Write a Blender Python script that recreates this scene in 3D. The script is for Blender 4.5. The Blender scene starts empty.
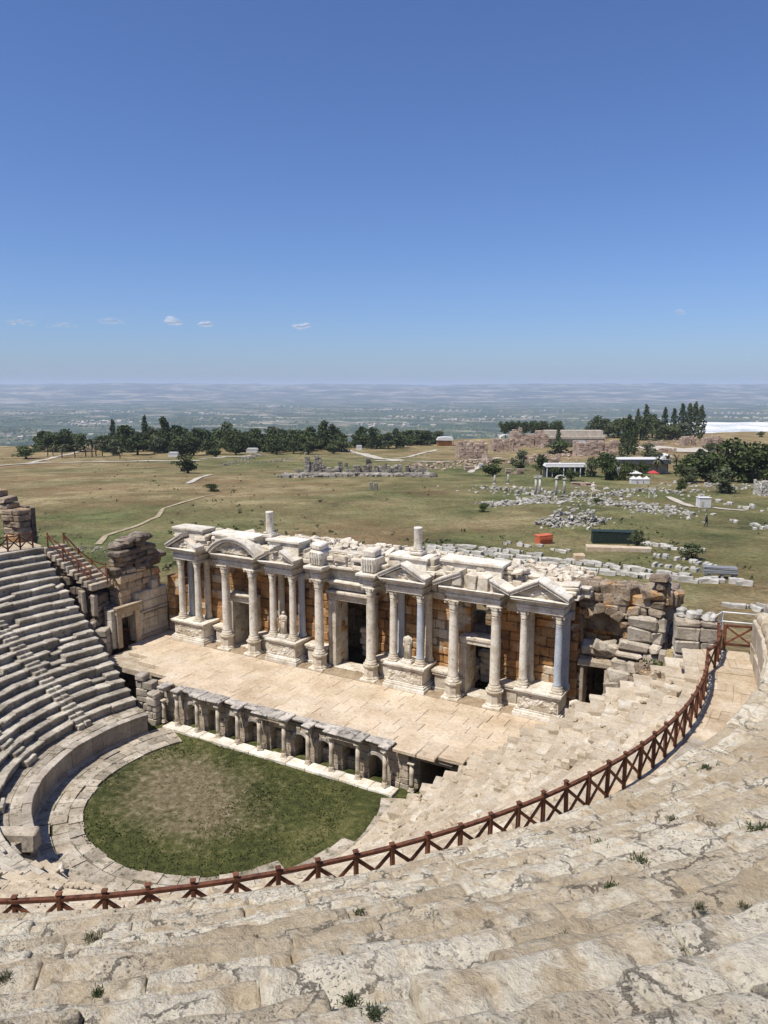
import bpy, math, random
from mathutils import Vector, noise, Matrix
R_ = math.radians
scene = bpy.context.scene
COL = scene.collection
SUN_EL, CAM = 62.0, Vector((27.84, -30.46, 23.2))
FX, FY = -0.4909, 0.8712            # the way the camera faces, level
RXV, RYV = 0.8712, 0.4909           # to its right
rng = random.Random(7)

# ------------------------------------------------------------------ helpers
def lerp(a, b, t): return a + (b - a) * t
def clamp(t, a=0., b=1.): return max(a, min(b, t))
def sstep(a, b, t):
    t = clamp((t - a) / (b - a)); return t * t * (3 - 2 * t)
def fbm(x, y, z, o=3):
    s, a = 0., 1.
    for i in range(o):
        s += a * noise.noise((x, y, z)); x *= 2.03; y *= 2.03; z *= 2.03; a *= .5
    return s

class MB:
    def __init__(self): self.v = []; self.f = []; self.b = []; self.sm = []
    def face(self, idx, b=0., sm=False): self.f.append(idx); self.b.append(b); self.sm.append(sm)
    def add(self, vs, fs, b=None, sm=False):
        o = len(self.v); self.v.extend(vs)
        if b is None: b = rng.random()
        for f in fs: self.face([i + o for i in f], b, sm)
    def mesh(self, name, mat=None):
        me = bpy.data.meshes.new(name); me.from_pydata([tuple(p) for p in self.v], [], self.f)
        me.polygons.foreach_set('use_smooth', self.sm)
        at = me.attributes.new('blk', 'FLOAT', 'FACE'); at.data.foreach_set('value', self.b)
        if mat is not None: me.materials.append(mat)
        me.update(); return me
    def build(self, name, mat=None, parent=None, loc=None, rz=0.):
        return link(name, self.mesh(name, mat), parent, loc, rz)

def link(name, me, parent=None, loc=None, rz=0.):
    o = bpy.data.objects.new(name, me); COL.objects.link(o)
    if parent is not None: o.parent = parent
    if loc is not None: o.location = loc
    if rz: o.rotation_euler = (0, 0, rz)
    return o
def empty(name, loc=(0, 0, 0), rz=0.):
    o = bpy.data.objects.new(name, None); COL.objects.link(o); o.location = loc; o.rotation_euler = (0, 0, rz)
    o.empty_display_size = .3
    return o
def tag(o, label=None, cat=None, group=None, kind=None):
    if label: o['label'] = label
    if cat: o['category'] = cat
    if group: o['group'] = group
    if kind: o['kind'] = kind
    return o
def copy_tree(o, parent=None):
    c = o.copy(); COL.objects.link(c)
    if parent is not None: c.parent = parent
    for ch in list(o.children): copy_tree(ch, c)
    return c

BOXF = [(0, 3, 2, 1), (4, 5, 6, 7), (0, 1, 5, 4), (1, 2, 6, 5), (2, 3, 7, 6), (3, 0, 4, 7)]
def box(mb, x0, x1, y0, y1, z0, z1, j=0., b=None, T=None):
    vs = [Vector(p) for p in ((x0, y0, z0), (x1, y0, z0), (x1, y1, z0), (x0, y1, z0), (x0, y0, z1), (x1, y0, z1), (x1, y1, z1), (x0, y1, z1))]
    if j: vs = [p + Vector((rng.uniform(-j, j), rng.uniform(-j, j), rng.uniform(-j, j))) for p in vs]
    if T is not None: vs = [T @ p for p in vs]
    mb.add(vs, BOXF, b)
# chamfered block: 24 vertices
def _cb_faces():
    ix = {}
    k = 0
    for sx in (0, 1):
        for sy in (0, 1):
            for sz in (0, 1):
                for ax in range(3): ix[(sx, sy, sz, ax)] = k; k += 1
    F = []
    for ax in range(3):
        o = [a for a in range(3) if a != ax]
        for s in (0, 1):
            q = []
            for (a, b) in ((0, 0), (1, 0), (1, 1), (0, 1)):
                c = [0, 0, 0]; c[ax] = s; c[o[0]] = a; c[o[1]] = b
                q.append(ix[(*c, ax)])
            flip = (s == 0) ^ (ax == 1)
            F.append(tuple(reversed(q)) if flip else tuple(q))
    for ax in range(3):            # edges along ax
        o = [a for a in range(3) if a != ax]
        for a in (0, 1):
            for b in (0, 1):
                c0 = [0, 0, 0]; c0[o[0]] = a; c0[o[1]] = b; c1 = list(c0); c1[ax] = 1
                F.append((ix[(*c0, o[0])], ix[(*c1, o[0])], ix[(*c1, o[1])], ix[(*c0, o[1])]))
    for sx in (0, 1):
        for sy in (0, 1):
            for sz in (0, 1): F.append(tuple(ix[(sx, sy, sz, a)] for a in range(3)))
    return F
CBF = _cb_faces()
def cbox(mb, x0, x1, y0, y1, z0, z1, c=.04, j=0., b=None, T=None, rx=None):
    r = rx or rng
    lo = (x0, y0, z0); hi = (x1, y1, z1)
    c = min(c, .3 * min(x1 - x0, y1 - y0, z1 - z0))
    vs = []
    for sx in (0, 1):
        for sy in (0, 1):
            for sz in (0, 1):
                s = (sx, sy, sz)
                co = [hi[a] if s[a] else lo[a] for a in range(3)]
                if j: co = [q + r.uniform(-j, j) for q in co]
                for ax in range(3):
                    p = [co[a] if a == ax else co[a] + (-c if s[a] else c) for a in range(3)]
                    vs.append(Vector(p))
    if T is not None: vs = [T @ p for p in vs]
    mb.add(vs, CBF, b)
def TR(x, y, z, rz=0., tx=0., ty=0.):
    return Matrix.Translation((x, y, z)) @ Matrix.Rotation(rz, 4, 'Z') @ Matrix.Rotation(tx, 4, 'X') @ Matrix.Rotation(ty, 4, 'Y')
def lathe(mb, prof, cx=0., cy=0., seg=20, fn=None, sm=True, b=.5, cap=True):
    o = len(mb.v)
    for (r, z) in prof:
        for k in range(seg):
            a = 2 * math.pi * k / seg
            rr = r if fn is None else r * fn(a, z)
            mb.v.append(Vector((cx + rr * math.cos(a), cy + rr * math.sin(a), z)))
    for i in range(len(prof) - 1):
        for k in range(seg):
            k2 = (k + 1) % seg
            mb.face([o + i * seg + k, o + i * seg + k2, o + (i + 1) * seg + k2, o + (i + 1) * seg + k], b, sm)
    if cap:
        mb.face([o + (len(prof) - 1) * seg + k for k in range(seg)], b)
        mb.face([o + k for k in reversed(range(seg))], b)
def prism(mb, poly, y0, y1, b=None):         # polygon in x,z pushed along y (poly clockwise seen from -y is fine either way)
    n = len(poly); A = sum(poly[i][0] * poly[(i + 1) % n][1] - poly[(i + 1) % n][0] * poly[i][1] for i in range(n))
    if A < 0: poly = list(reversed(poly))
    vs = [Vector((p[0], y0, p[1])) for p in poly] + [Vector((p[0], y1, p[1])) for p in poly]
    fs = [tuple(range(n)), tuple(reversed(range(n, 2 * n)))] + [(i, n + i, n + (i + 1) % n, (i + 1) % n) for i in range(n)]
    mb.add(vs, fs, b)
def bar(mb, a, b_, w, h, bl=None):           # beam from a to b, w wide (level), h tall
    a = Vector(a); b_ = Vector(b_); d = (b_ - a); L = d.length; d.normalize()
    s = Vector((-d.y, d.x, 0)); s = s.normalized() if s.length > 1e-6 else Vector((1, 0, 0))
    u = d.cross(s); u = u if u.z >= 0 else -u
    vs = []
    for p in (a, b_):
        for (i, k) in ((-1, -1), (1, -1), (1, 1), (-1, 1)): vs.append(p + s * (i * w / 2) + u * (k * h / 2))
    mb.add(vs, [(0, 1, 2, 3), (7, 6, 5, 4), (0, 4, 5, 1), (1, 5, 6, 2), (2, 6, 7, 3), (3, 7, 4, 0)], bl)
def tube(mb, a, b_, r0, r1=None, seg=8, bl=.5):
    a = Vector(a); b_ = Vector(b_); r1 = r0 if r1 is None else r1
    d = (b_ - a).normalized(); s = d.orthogonal().normalized(); t = d.cross(s)
    o = len(mb.v)
    for p, r in ((a, r0), (b_, r1)):
        for k in range(seg):
            an = 2 * math.pi * k / seg; mb.v.append(p + (s * math.cos(an) + t * math.sin(an)) * r)
    for k in range(seg):
        k2 = (k + 1) % seg; mb.face([o + k, o + k2, o + seg + k2, o + seg + k], bl, True)
    mb.face([o + seg + k for k in range(seg)], bl); mb.face([o + k for k in reversed(range(seg))], bl)

def masonry(mb, ox, oy, ang, L, z0, ztop, thick, hc=(.45, .65), bl=(.6, 1.4), openings=(), jit=.02, cham=.03, cj=.015, rr=None, miss=0.):
    """coursed blocks; s runs along the wall from (ox,oy) in direction ang (deg); thickness goes to the left of it"""
    r = rr or rng
    T = Matrix.Translation((ox, oy, 0)) @ Matrix.Rotation(R_(ang), 4, 'Z')
    zt = ztop if callable(ztop) else (lambda s: ztop)
    zmax = max(zt(L * i / 40.) for i in range(41)); z = z0
    while z < zmax - .05:
        h = min(r.uniform(*hc), zmax - z)
        cuts = [(0., L)]
        for op in openings:
            s0, s1, a0, a1 = op[:4]; arch = len(op) > 4 and op[4]
            zm = z + h * .5
            if arch and zm > a1:
                rad = (s1 - s0) / 2; q = rad * rad - (zm - a1) ** 2
                if q <= 0: continue
                q = math.sqrt(q); i0, i1 = (s0 + s1) / 2 - q, (s0 + s1) / 2 + q
            elif a0 < zm < a1: i0, i1 = s0, s1
            else: continue
            nc = []
            for (c0, c1) in cuts:
                if i1 <= c0 or i0 >= c1: nc.append((c0, c1))
                else:
                    if i0 > c0: nc.append((c0, i0))
                    if i1 < c1: nc.append((i1, c1))
            cuts = nc
        for (c0, c1) in cuts:
            s = c0
            while s < c1 - .02:
                w = r.uniform(*bl)
                if c1 - (s + w) < bl[0] * .5: w = c1 - s
                top = z + h
                zz = zt(s + w / 2)
                if z + h * .4 < zz and r.random() >= miss:
                    d = r.uniform(-jit, jit)
                    cbox(mb, s + .006, s + w - .006, d, thick + d * .5, z + .004, top - .004, cham * r.uniform(.6, 1.5), cj, r.random(), T, r)
                s += w
        z += h

# ------------------------------------------------------------------ materials
def newmat(name):
    m = bpy.data.materials.new(name); m.use_nodes = True
    nt = m.node_tree; nt.nodes.clear()
    out = nt.nodes.new('ShaderNodeOutputMaterial'); bs = nt.nodes.new('ShaderNodeBsdfPrincipled')
    nt.links.new(bs.outputs[0], out.inputs['Surface'])
    bs.inputs['Roughness'].default_value = .9
    if 'Specular IOR Level' in bs.inputs: bs.inputs['Specular IOR Level'].default_value = .25
    return m, nt, bs
def N(nt, typ, **kw):
    n = nt.nodes.new(typ)
    for k, v in kw.items():
        if k.startswith('i_'): n.inputs[k[2:].replace('_', ' ')].default_value = v
        else: setattr(n, k, v)
    return n
def ramp(nt, fac, stops):
    r = nt.nodes.new('ShaderNodeValToRGB'); e = r.color_ramp.elements
    while len(e) < len(stops): e.new(.5)
    for el, (p, c) in zip(e, stops): el.position = p; el.color = (*c, 1)
    nt.links.new(fac, r.inputs[0]); return r.outputs[0]
def mix(nt, fac, a, b, mode='MIX'):
    m = nt.nodes.new('ShaderNodeMix'); m.data_type = 'RGBA'; m.blend_type = mode
    for s, v in ((m.inputs[0], fac), (m.inputs[6], a), (m.inputs[7], b)):
        if isinstance(v, (int, float)): s.default_value = v
        elif isinstance(v, tuple): s.default_value = (*v, 1)
        else: nt.links.new(v, s)
    return m.outputs[2]
def mth(nt, op, a, b=None, c=None, cl=False):
    m = nt.nodes.new('ShaderNodeMath'); m.operation = op; m.use_clamp = cl
    for s, v in zip(m.inputs, (a, b, c)):
        if v is None: continue
        if isinstance(v, (int, float)): s.default_value = v
        else: nt.links.new(v, s)
    return m.outputs[0]
def tex(nt, co, scale, detail=6, rough=.55, dist=0., kind='noise'):
    if kind == 'noise':
        n = N(nt, 'ShaderNodeTexNoise'); n.inputs['Scale'].default_value = scale; n.inputs['Detail'].default_value = detail
        n.inputs['Roughness'].default_value = rough; n.inputs['Distortion'].default_value = dist
    else:
        n = N(nt, 'ShaderNodeTexVoronoi'); n.inputs['Scale'].default_value = scale
    nt.links.new(co, n.inputs['Vector']); return n
def thr(nt, v, a, b):
    m = nt.nodes.new('ShaderNodeMapRange'); m.inputs[1].default_value = a; m.inputs[2].default_value = b
    nt.links.new(v, m.inputs[0]); return m.outputs[0]

def stone(name, dark, mid, light, scale=1., bump=.35, bd=.05, spot=(.08, .07, .06), spot_amt=.5, spot_thr=.60, patch=None, patch_thr=.6, blkamt=.35, fine=9., objrand=0.):
    m, nt, bs = newmat(name)
    co = N(nt, 'ShaderNodeTexCoord').outputs['Object']
    a = tex(nt, co, .8 * scale, 8, .6, .3)
    c = ramp(nt, a.outputs[0], [(.30, dark), (.5, mid), (.70, light)])
    blk = N(nt, 'ShaderNodeAttribute', attribute_name='blk').outputs['Fac']
    if objrand: blk = mth(nt, 'FRACT', mth(nt, 'ADD', blk, N(nt, 'ShaderNodeObjectInfo').outputs['Random']))
    bv = mth(nt, 'MULTIPLY_ADD', blk, blkamt, 1 - blkamt * .5)
    c = mix(nt, 1., c, N(nt, 'ShaderNodeCombineColor').outputs[0], 'MIX') if False else c
    if patch is not None:
        p = tex(nt, co, .55 * scale, 5, .6, .5)
        pf = thr(nt, mth(nt, 'ADD', p.outputs[0], mth(nt, 'MULTIPLY_ADD', blk, .16, -.08)), patch_thr - .05, patch_thr + .05)
        c = mix(nt, pf, c, patch)
    f = tex(nt, co, fine * scale, 6, .65)
    c = mix(nt, 1., c, ramp(nt, f.outputs[0], [(.25, (.68, .67, .65)), (.5, (1, 1, 1)), (.75, (1.22, 1.22, 1.22))]), 'MULTIPLY')
    s = tex(nt, co, 2.6 * scale, 9, .72, .4)
    sf = mth(nt, 'MULTIPLY', thr(nt, s.outputs[0], spot_thr, spot_thr + .10), spot_amt)
    c = mix(nt, sf, c, spot)
    vv = N(nt, 'ShaderNodeVectorMath', operation='SCALE'); nt.links.new(c, vv.inputs[0]); nt.links.new(bv, vv.inputs['Scale'])
    nt.links.new(vv.outputs[0], bs.inputs['Base Color'])
    h = mth(nt, 'ADD', mth(nt, 'MULTIPLY', f.outputs[0], .6), s.outputs[0])
    b = N(nt, 'ShaderNodeBump'); b.inputs['Strength'].default_value = bump; b.inputs['Distance'].default_value = bd
    nt.links.new(h, b.inputs['Height']); nt.links.new(b.outputs[0], bs.inputs['Normal'])
    return m
def plain(name, col, rough=.8, var=.15, scale=3., bump=0., metal=0.):
    m, nt, bs = newmat(name)
    co = N(nt, 'ShaderNodeTexCoord').outputs['Object']
    a = tex(nt, co, scale, 6, .6)
    lo = tuple(x * (1 - var * 2) for x in col); hi = tuple(min(1, x * (1 + var * 1.4)) for x in col)
    c = ramp(nt, a.outputs[0], [(.3, lo), (.5, col), (.7, hi)])
    nt.links.new(c, bs.inputs['Base Color']); bs.inputs['Roughness'].default_value = rough; bs.inputs['Metallic'].default_value = metal
    if bump:
        b = N(nt, 'ShaderNodeBump'); b.inputs['Strength'].default_value = bump; b.inputs['Distance'].default_value = .05
        nt.links.new(a.outputs[0], b.inputs['Height']); nt.links.new(b.outputs[0], bs.inputs['Normal'])
    return m
M = {}
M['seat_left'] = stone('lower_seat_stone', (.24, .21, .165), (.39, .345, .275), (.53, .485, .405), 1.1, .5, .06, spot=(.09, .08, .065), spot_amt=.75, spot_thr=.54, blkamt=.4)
M['rock'] = stone('upper_seat_stone', (.27, .205, .145), (.39, .315, .235), (.50, .44, .36), .55, 1., .09, spot=(.12, .10, .075), spot_amt=.6, spot_thr=.575,
                  patch=(.56, .52, .45), patch_thr=.575, blkamt=.16, fine=13.)
M['paving'] = stone('path_stone', (.33, .245, .155), (.44, .345, .235), (.52, .44, .34), .8, .4, spot=(.18, .14, .10), spot_amt=.4, blkamt=.28)
M['ring'] = stone('orchestra_paving_stone', (.25, .205, .145), (.36, .305, .235), (.49, .44, .365), 1., .6, .07, spot=(.075, .078, .038), spot_amt=.85, spot_thr=.525, blkamt=.45)
M['marble'] = stone('weathered_marble', (.36, .29, .20), (.57, .50, .395), (.69, .64, .55), 1.6, .5, spot=(.15, .12, .085), spot_amt=.75, spot_thr=.55, blkamt=.3)
M['marble_clean'] = stone('pale_marble', (.46, .39, .29), (.66, .60, .50), (.76, .72, .64), 1.6, .45, spot=(.21, .17, .12), spot_amt=.7, spot_thr=.555, blkamt=.24)
M['bluemarble'] = stone('blue_grey_marble', (.33, .36, .40), (.42, .45, .49), (.54, .55, .56), 1., .2, spot=(.5, .49, .47), spot_amt=.4, spot_thr=.58, blkamt=.1)
M['tuff'] = stone('orange_stone', (.20, .095, .04), (.39, .20, .075), (.52, .33, .16), .8, .6, .08, spot=(.06, .045, .035), spot_amt=.8, spot_thr=.54, blkamt=.6, patch=(.44, .375, .28), patch_thr=.59)
M['ruin'] = stone('grey_ruin_stone', (.17, .125, .085), (.30, .23, .16), (.45, .38, .29), 1.1, .9, .14, spot=(.055, .048, .04), spot_amt=.8, spot_thr=.53, patch=(.43, .25, .11), patch_thr=.60, blkamt=.55)
M['darkruin'] = stone('dark_ruin_stone', (.11, .085, .065), (.19, .15, .115), (.31, .26, .20), .9, .6, .08, spot=(.05, .045, .04), spot_amt=.8, spot_thr=.52, patch=(.36, .22, .10), patch_thr=.66, blkamt=.5)
M['hypo'] = stone('stage_front_stone', (.27, .21, .145), (.40, .33, .245), (.52, .46, .37), 1., .5, spot=(.09, .08, .06), spot_amt=.7, spot_thr=.55, blkamt=.4)
M['slab'] = stone('stage_slab_stone', (.40, .30, .195), (.52, .415, .295), (.58, .49, .375), .6, .3, spot=(.23, .18, .125), spot_amt=.6, spot_thr=.57, blkamt=.16)
M['slabedge'] = stone('stage_cornice_stone', (.30, .27, .24), (.42, .38, .33), (.56, .50, .42), 1., .5, spot=(.11, .10, .09), spot_amt=.85, spot_thr=.50, blkamt=.5)
M['block'] = stone('white_block_stone', (.30, .28, .235), (.44, .415, .365), (.56, .54, .485), 1., .4, spot=(.13, .12, .10), spot_amt=.6, spot_thr=.58, objrand=1., blkamt=.4)
M['wood'] = plain('stained_wood', (.145, .057, .030), .7, .34, 5., .3)
def vary(m, amt):
    nt = m.node_tree; bs = next(n for n in nt.nodes if n.type == 'BSDF_PRINCIPLED'); l = bs.inputs['Base Color'].links[0]; src = l.from_socket
    vv = N(nt, 'ShaderNodeVectorMath', operation='SCALE'); nt.links.new(src, vv.inputs[0]); nt.links.new(mth(nt, 'MULTIPLY_ADD', N(nt, 'ShaderNodeObjectInfo').outputs['Random'], amt, 1 - amt / 2), vv.inputs['Scale']); nt.links.new(vv.outputs[0], bs.inputs['Base Color'])
vary(M['wood'], .7)
M['whitemetal'] = plain('white_painted_metal', (.75, .75, .73), .4, .05)
M['earth'] = stone('bare_earth', (.20, .145, .09), (.30, .225, .145), (.40, .32, .22), 1.5, .6, spot=(.09, .10, .04), spot_amt=.5, spot_thr=.58, blkamt=.0)
M['rightseat'] = stone('cream_seat_stone', (.34, .265, .18), (.455, .375, .27), (.52, .455, .355), 1.1, .6, .06, spot=(.16, .125, .09), spot_amt=.6, spot_thr=.565, patch=(.55, .50, .41), patch_thr=.66, blkamt=.24)  # cream stone, warmer and paler than the left seats
M['podium'] = stone('podium_stone', (.25, .21, .165), (.36, .31, .25), (.47, .42, .35), 1., .4, spot=(.10, .09, .075), spot_amt=.7, spot_thr=.56, blkamt=.3)
HAZE, SKY_STR, SUN_STR, EXPO, SKY_TINT = 6.8e-5, .092, 5.0, .18, (.69, .85, 1.20)
M['hypocol'] = stone('stage_front_column_stone', (.36, .30, .22), (.50, .43, .33), (.58, .53, .45), 1.4, .3, spot=(.2, .16, .11), spot_amt=.5, spot_thr=.58, blkamt=.1)
M['wingstone'] = stone('wing_wall_stone', (.38, .32, .24), (.52, .46, .36), (.60, .55, .46), .8, .3, spot=(.15, .12, .09), spot_amt=.6, spot_thr=.60, blkamt=.2)
M['pierbase'] = stone('pier_base_stone', (.36, .25, .14), (.48, .37, .24), (.58, .50, .39), .7, .5, spot=(.09, .075, .06), spot_amt=.7, spot_thr=.57, patch=(.42, .22, .10), patch_thr=.60, blkamt=.4)
M['ruinlight'] = stone('pale_ruin_stone', (.27, .22, .165), (.41, .35, .27), (.54, .48, .40), .9, .6, .08, spot=(.09, .08, .065), spot_amt=.75, spot_thr=.55, blkamt=.4)
def leafmat(name, dark, mid, light):
    m, nt, bs = newmat(name)
    blk = N(nt, 'ShaderNodeAttribute', attribute_name='blk').outputs['Fac']
    oi = N(nt, 'ShaderNodeObjectInfo').outputs['Random']
    f = mth(nt, 'ADD', mth(nt, 'MULTIPLY', blk, .75), mth(nt, 'MULTIPLY', oi, .25))
    c = ramp(nt, f, [(.0, dark), (.5, mid), (1., light)])
    nt.links.new(c, bs.inputs['Base Color']); bs.inputs['Roughness'].default_value = .75
    return m
M['leaf_dark'] = leafmat('dark_foliage', (.020, .030, .011), (.046, .064, .021), (.10, .122, .042))
M['leaf_mid'] = leafmat('green_foliage', (.022, .034, .010), (.056, .076, .022), (.13, .152, .052))
M['leaf_olive'] = leafmat('olive_foliage', (.05, .06, .025), (.085, .10, .045), (.14, .15, .08))
M['leaf_palm'] = leafmat('palm_foliage', (.05, .055, .022), (.10, .105, .05), (.18, .17, .09))
M['weed'] = leafmat('weed_leaves', (.022, .032, .012), (.045, .06, .022), (.09, .10, .05))
M['dryweed'] = leafmat('dry_weed', (.05, .05, .03), (.10, .095, .055), (.19, .17, .10))
M['straw'] = leafmat('dry_grass_blades', (.13, .10, .045), (.25, .195, .10), (.42, .345, .20))
M['bark'] = plain('tree_bark', (.09, .065, .045), .9, .2, 6., .4)
M['track'] = plain('dirt_track', (.34, .275, .175), .95, .22, 1.2, .3)
M['road'] = plain('pale_gravel', (.46, .41, .33), .95, .12, .3, .2)
M['lawn'] = plain('lawn_grass', (.10, .14, .035), .95, .2, .5, .2)
M['travertine'] = stone('white_travertine', (.36, .39, .42), (.60, .60, .59), (.74, .72, .69), .05, .3, 1., spot=(.38, .38, .38), spot_amt=.5, spot_thr=.58, fine=8.)
M['orangewall'] = plain('orange_plaster', (.48, .20, .07), .9, .1)
M['canopy'] = plain('white_canvas', (.58, .57, .545), .7, .08)
M['tanwall'] = plain('beige_plaster', (.46, .40, .32), .9, .12, .4)
M['darkroof'] = plain('dark_slate', (.075, .078, .085), .7, .15)
M['redcloth'] = plain('red_canvas', (.45, .05, .05), .8, .1)
M['redorange'] = plain('red_orange_paint', (.50, .13, .06), .6, .12)
M['darkgreen'] = plain('dark_green_tarp', (.020, .032, .026), .6, .2)
M['cloth'] = plain('dark_cloth', (.03, .03, .04), .9, .1)
M['greyslab'] = plain('grey_slab', (.21, .215, .22), .6, .1)
M['pinkruin'] = stone('pinkish_ruin_stone', (.26, .185, .135), (.38, .28, .21), (.48, .39, .31), .4, .4, .1, spot=(.10, .08, .065), spot_amt=.7, spot_thr=.54, blkamt=.5, fine=5.)
M['greyruin'] = stone('grey_field_stone', (.14, .125, .10), (.235, .21, .17), (.36, .33, .28), .6, .5, .1, spot=(.06, .055, .045), spot_amt=.7, spot_thr=.54, blkamt=.6, fine=5.)
def cloudmat(name, op):
    m = bpy.data.materials.new(name); m.use_nodes = True; nt = m.node_tree; nt.nodes.clear()
    o_ = nt.nodes.new('ShaderNodeOutputMaterial'); di = nt.nodes.new('ShaderNodeBsdfDiffuse'); tl = nt.nodes.new('ShaderNodeBsdfTranslucent'); a = nt.nodes.new('ShaderNodeMixShader'); a.inputs[0].default_value = .5
    di.inputs[0].default_value = (.95, .95, .95, 1); tl.inputs[0].default_value = (.95, .95, .95, 1)
    tr = nt.nodes.new('ShaderNodeBsdfTransparent'); mx = nt.nodes.new('ShaderNodeMixShader'); lw = nt.nodes.new('ShaderNodeLayerWeight'); lw.inputs['Blend'].default_value = .5
    nt.links.new(di.outputs[0], a.inputs[1]); nt.links.new(tl.outputs[0], a.inputs[2])
    f = mth(nt, 'MULTIPLY', mth(nt, 'POWER', mth(nt, 'SUBTRACT', 1., lw.outputs['Facing'], None, True), 1.6), op)
    nt.links.new(f, mx.inputs[0]); nt.links.new(tr.outputs[0], mx.inputs[1]); nt.links.new(a.outputs[0], mx.inputs[2]); nt.links.new(mx.outputs[0], o_.inputs['Surface'])
    return m
M['rubble'] = stone('broken_field_stone', (.20, .185, .155), (.33, .31, .265), (.47, .45, .40), 1., .4, spot=(.11, .10, .085), spot_amt=.6, spot_thr=.57, blkamt=.6)
M['cloud'] = cloudmat('cloud_vapour', .5); M['thincloud'] = cloudmat('thin_cloud_vapour', .2)
# deeply weathered limestone of the upper tiers
m, nt, bs = newmat('eroded_limestone')
co = N(nt, 'ShaderNodeTexCoord').outputs['Object']
blk = N(nt, 'ShaderNodeAttribute', attribute_name='blk').outputs['Fac']
a = tex(nt, co, .9, 8, .62, .4); b_ = tex(nt, co, 3.0, 12, .68, .0); f = tex(nt, co, 14., 8, .7); g = tex(nt, co, 45., 4, .7)
c = ramp(nt, a.outputs[0], [(.28, (.385, .29, .18)), (.44, (.50, .405, .275)), (.58, (.565, .475, .34)), (.74, (.62, .55, .42))])
cr = mth(nt, 'ADD', mth(nt, 'MULTIPLY', b_.outputs[0], .62), mth(nt, 'ADD', mth(nt, 'MULTIPLY', a.outputs[0], .30), mth(nt, 'MULTIPLY_ADD', blk, .12, -.02)))
c = mix(nt, mth(nt, 'MULTIPLY', thr(nt, cr, .485, .56), .85), c, (.655, .595, .47))
c = mix(nt, mth(nt, 'MULTIPLY', thr(nt, b_.outputs[0], .40, .33), .6), c, (.24, .18, .115))
c = mix(nt, 1., c, ramp(nt, f.outputs[0], [(.27, (.55, .53, .50)), (.42, (.90, .89, .88)), (.55, (1.02, 1.02, 1.02)), (.75, (1.22, 1.22, 1.22))]), 'MULTIPLY')
vo = N(nt, 'ShaderNodeTexVoronoi'); vo.inputs['Scale'].default_value = 22.; vo.inputs['Randomness'].default_value = 1.
dv = N(nt, 'ShaderNodeVectorMath', operation='ADD'); nt.links.new(co, dv.inputs[0]); sc_ = N(nt, 'ShaderNodeVectorMath', operation='SCALE'); nt.links.new(f.outputs['Color'], sc_.inputs[0]); sc_.inputs['Scale'].default_value = .16; nt.links.new(sc_.outputs[0], dv.inputs[1]); nt.links.new(dv.outputs[0], vo.inputs['Vector'])
pit = mth(nt, 'MULTIPLY', thr(nt, vo.outputs['Distance'], .30, .16), thr(nt, a.outputs[0], .50, .60))
c = mix(nt, mth(nt, 'MULTIPLY', pit, .55), c, (.16, .125, .085))
ck = N(nt, 'ShaderNodeTexVoronoi'); ck.feature = 'DISTANCE_TO_EDGE'; ck.inputs['Scale'].default_value = .8
dv2 = N(nt, 'ShaderNodeVectorMath', operation='ADD'); nt.links.new(co, dv2.inputs[0]); sc2_ = N(nt, 'ShaderNodeVectorMath', operation='SCALE'); nt.links.new(b_.outputs['Color'], sc2_.inputs[0]); sc2_.inputs['Scale'].default_value = .55; nt.links.new(sc2_.outputs[0], dv2.inputs[1]); nt.links.new(dv2.outputs[0], ck.inputs['Vector'])
crk = mth(nt, 'MULTIPLY', thr(nt, ck.outputs['Distance'], .016, .004), thr(nt, a.outputs[0], .46, .54))
c = mix(nt, mth(nt, 'MULTIPLY', crk, .6), c, (.17, .13, .085))
bv = mth(nt, 'MULTIPLY_ADD', blk, .2, .9)
vv = N(nt, 'ShaderNodeVectorMath', operation='SCALE'); nt.links.new(c, vv.inputs[0]); nt.links.new(bv, vv.inputs['Scale']); nt.links.new(vv.outputs[0], bs.inputs['Base Color'])
h = mth(nt, 'ADD', mth(nt, 'ADD', mth(nt, 'MULTIPLY', b_.outputs[0], 1.2), mth(nt, 'MULTIPLY', f.outputs[0], .55)), mth(nt, 'SUBTRACT', mth(nt, 'MULTIPLY', g.outputs[0], .16), mth(nt, 'ADD', mth(nt, 'MULTIPLY', pit, .35), mth(nt, 'MULTIPLY', crk, .5))))
bp = N(nt, 'ShaderNodeBump'); bp.inputs['Strength'].default_value = 1.; bp.inputs['Distance'].default_value = .10
nt.links.new(h, bp.inputs['Height']); nt.links.new(bp.outputs[0], bs.inputs['Normal']); bs.inputs['Roughness'].default_value = .95
M['rock'] = m
# ------------------------------------------------------------------ the lie of the land
KQ = [-80, 0, 20, 35, 50, 60, 110, 180, 250, 350, 450]
KZ = [48, 25, 15.5, 10.2, 6.9, 5.9, 3.2, .2, -3.8, -8.0, -9.4]
def plq(x, y): return ((x - CAM.x) * FX + (y - CAM.y) * FY, (x - CAM.x) * RXV + (y - CAM.y) * RYV)
def pwl(q):
    if q <= KQ[0]: return KZ[0]
    for i in range(len(KQ) - 1):
        if q <= KQ[i + 1]:
            return lerp(KZ[i], KZ[i + 1], (q - KQ[i]) / (KQ[i + 1] - KQ[i]))
    return KZ[-1]
def nat(x, y, rough=True):
    q, p = plq(x, y)
    z = (pwl(q - 6) + pwl(q) + pwl(q + 6)) / 3
    E = 450 + .38 * clamp(p, -100, 420)
    if q > E: z = lerp(z, -207, sstep(E, E + 420, q))
    if rough:
        k = sstep(45, 90, q)
        z += k * (.55 * noise.noise((x * .03, y * .03, 1.)) + .22 * noise.noise((x * .13, y * .13, 4.)))
    return z
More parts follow.
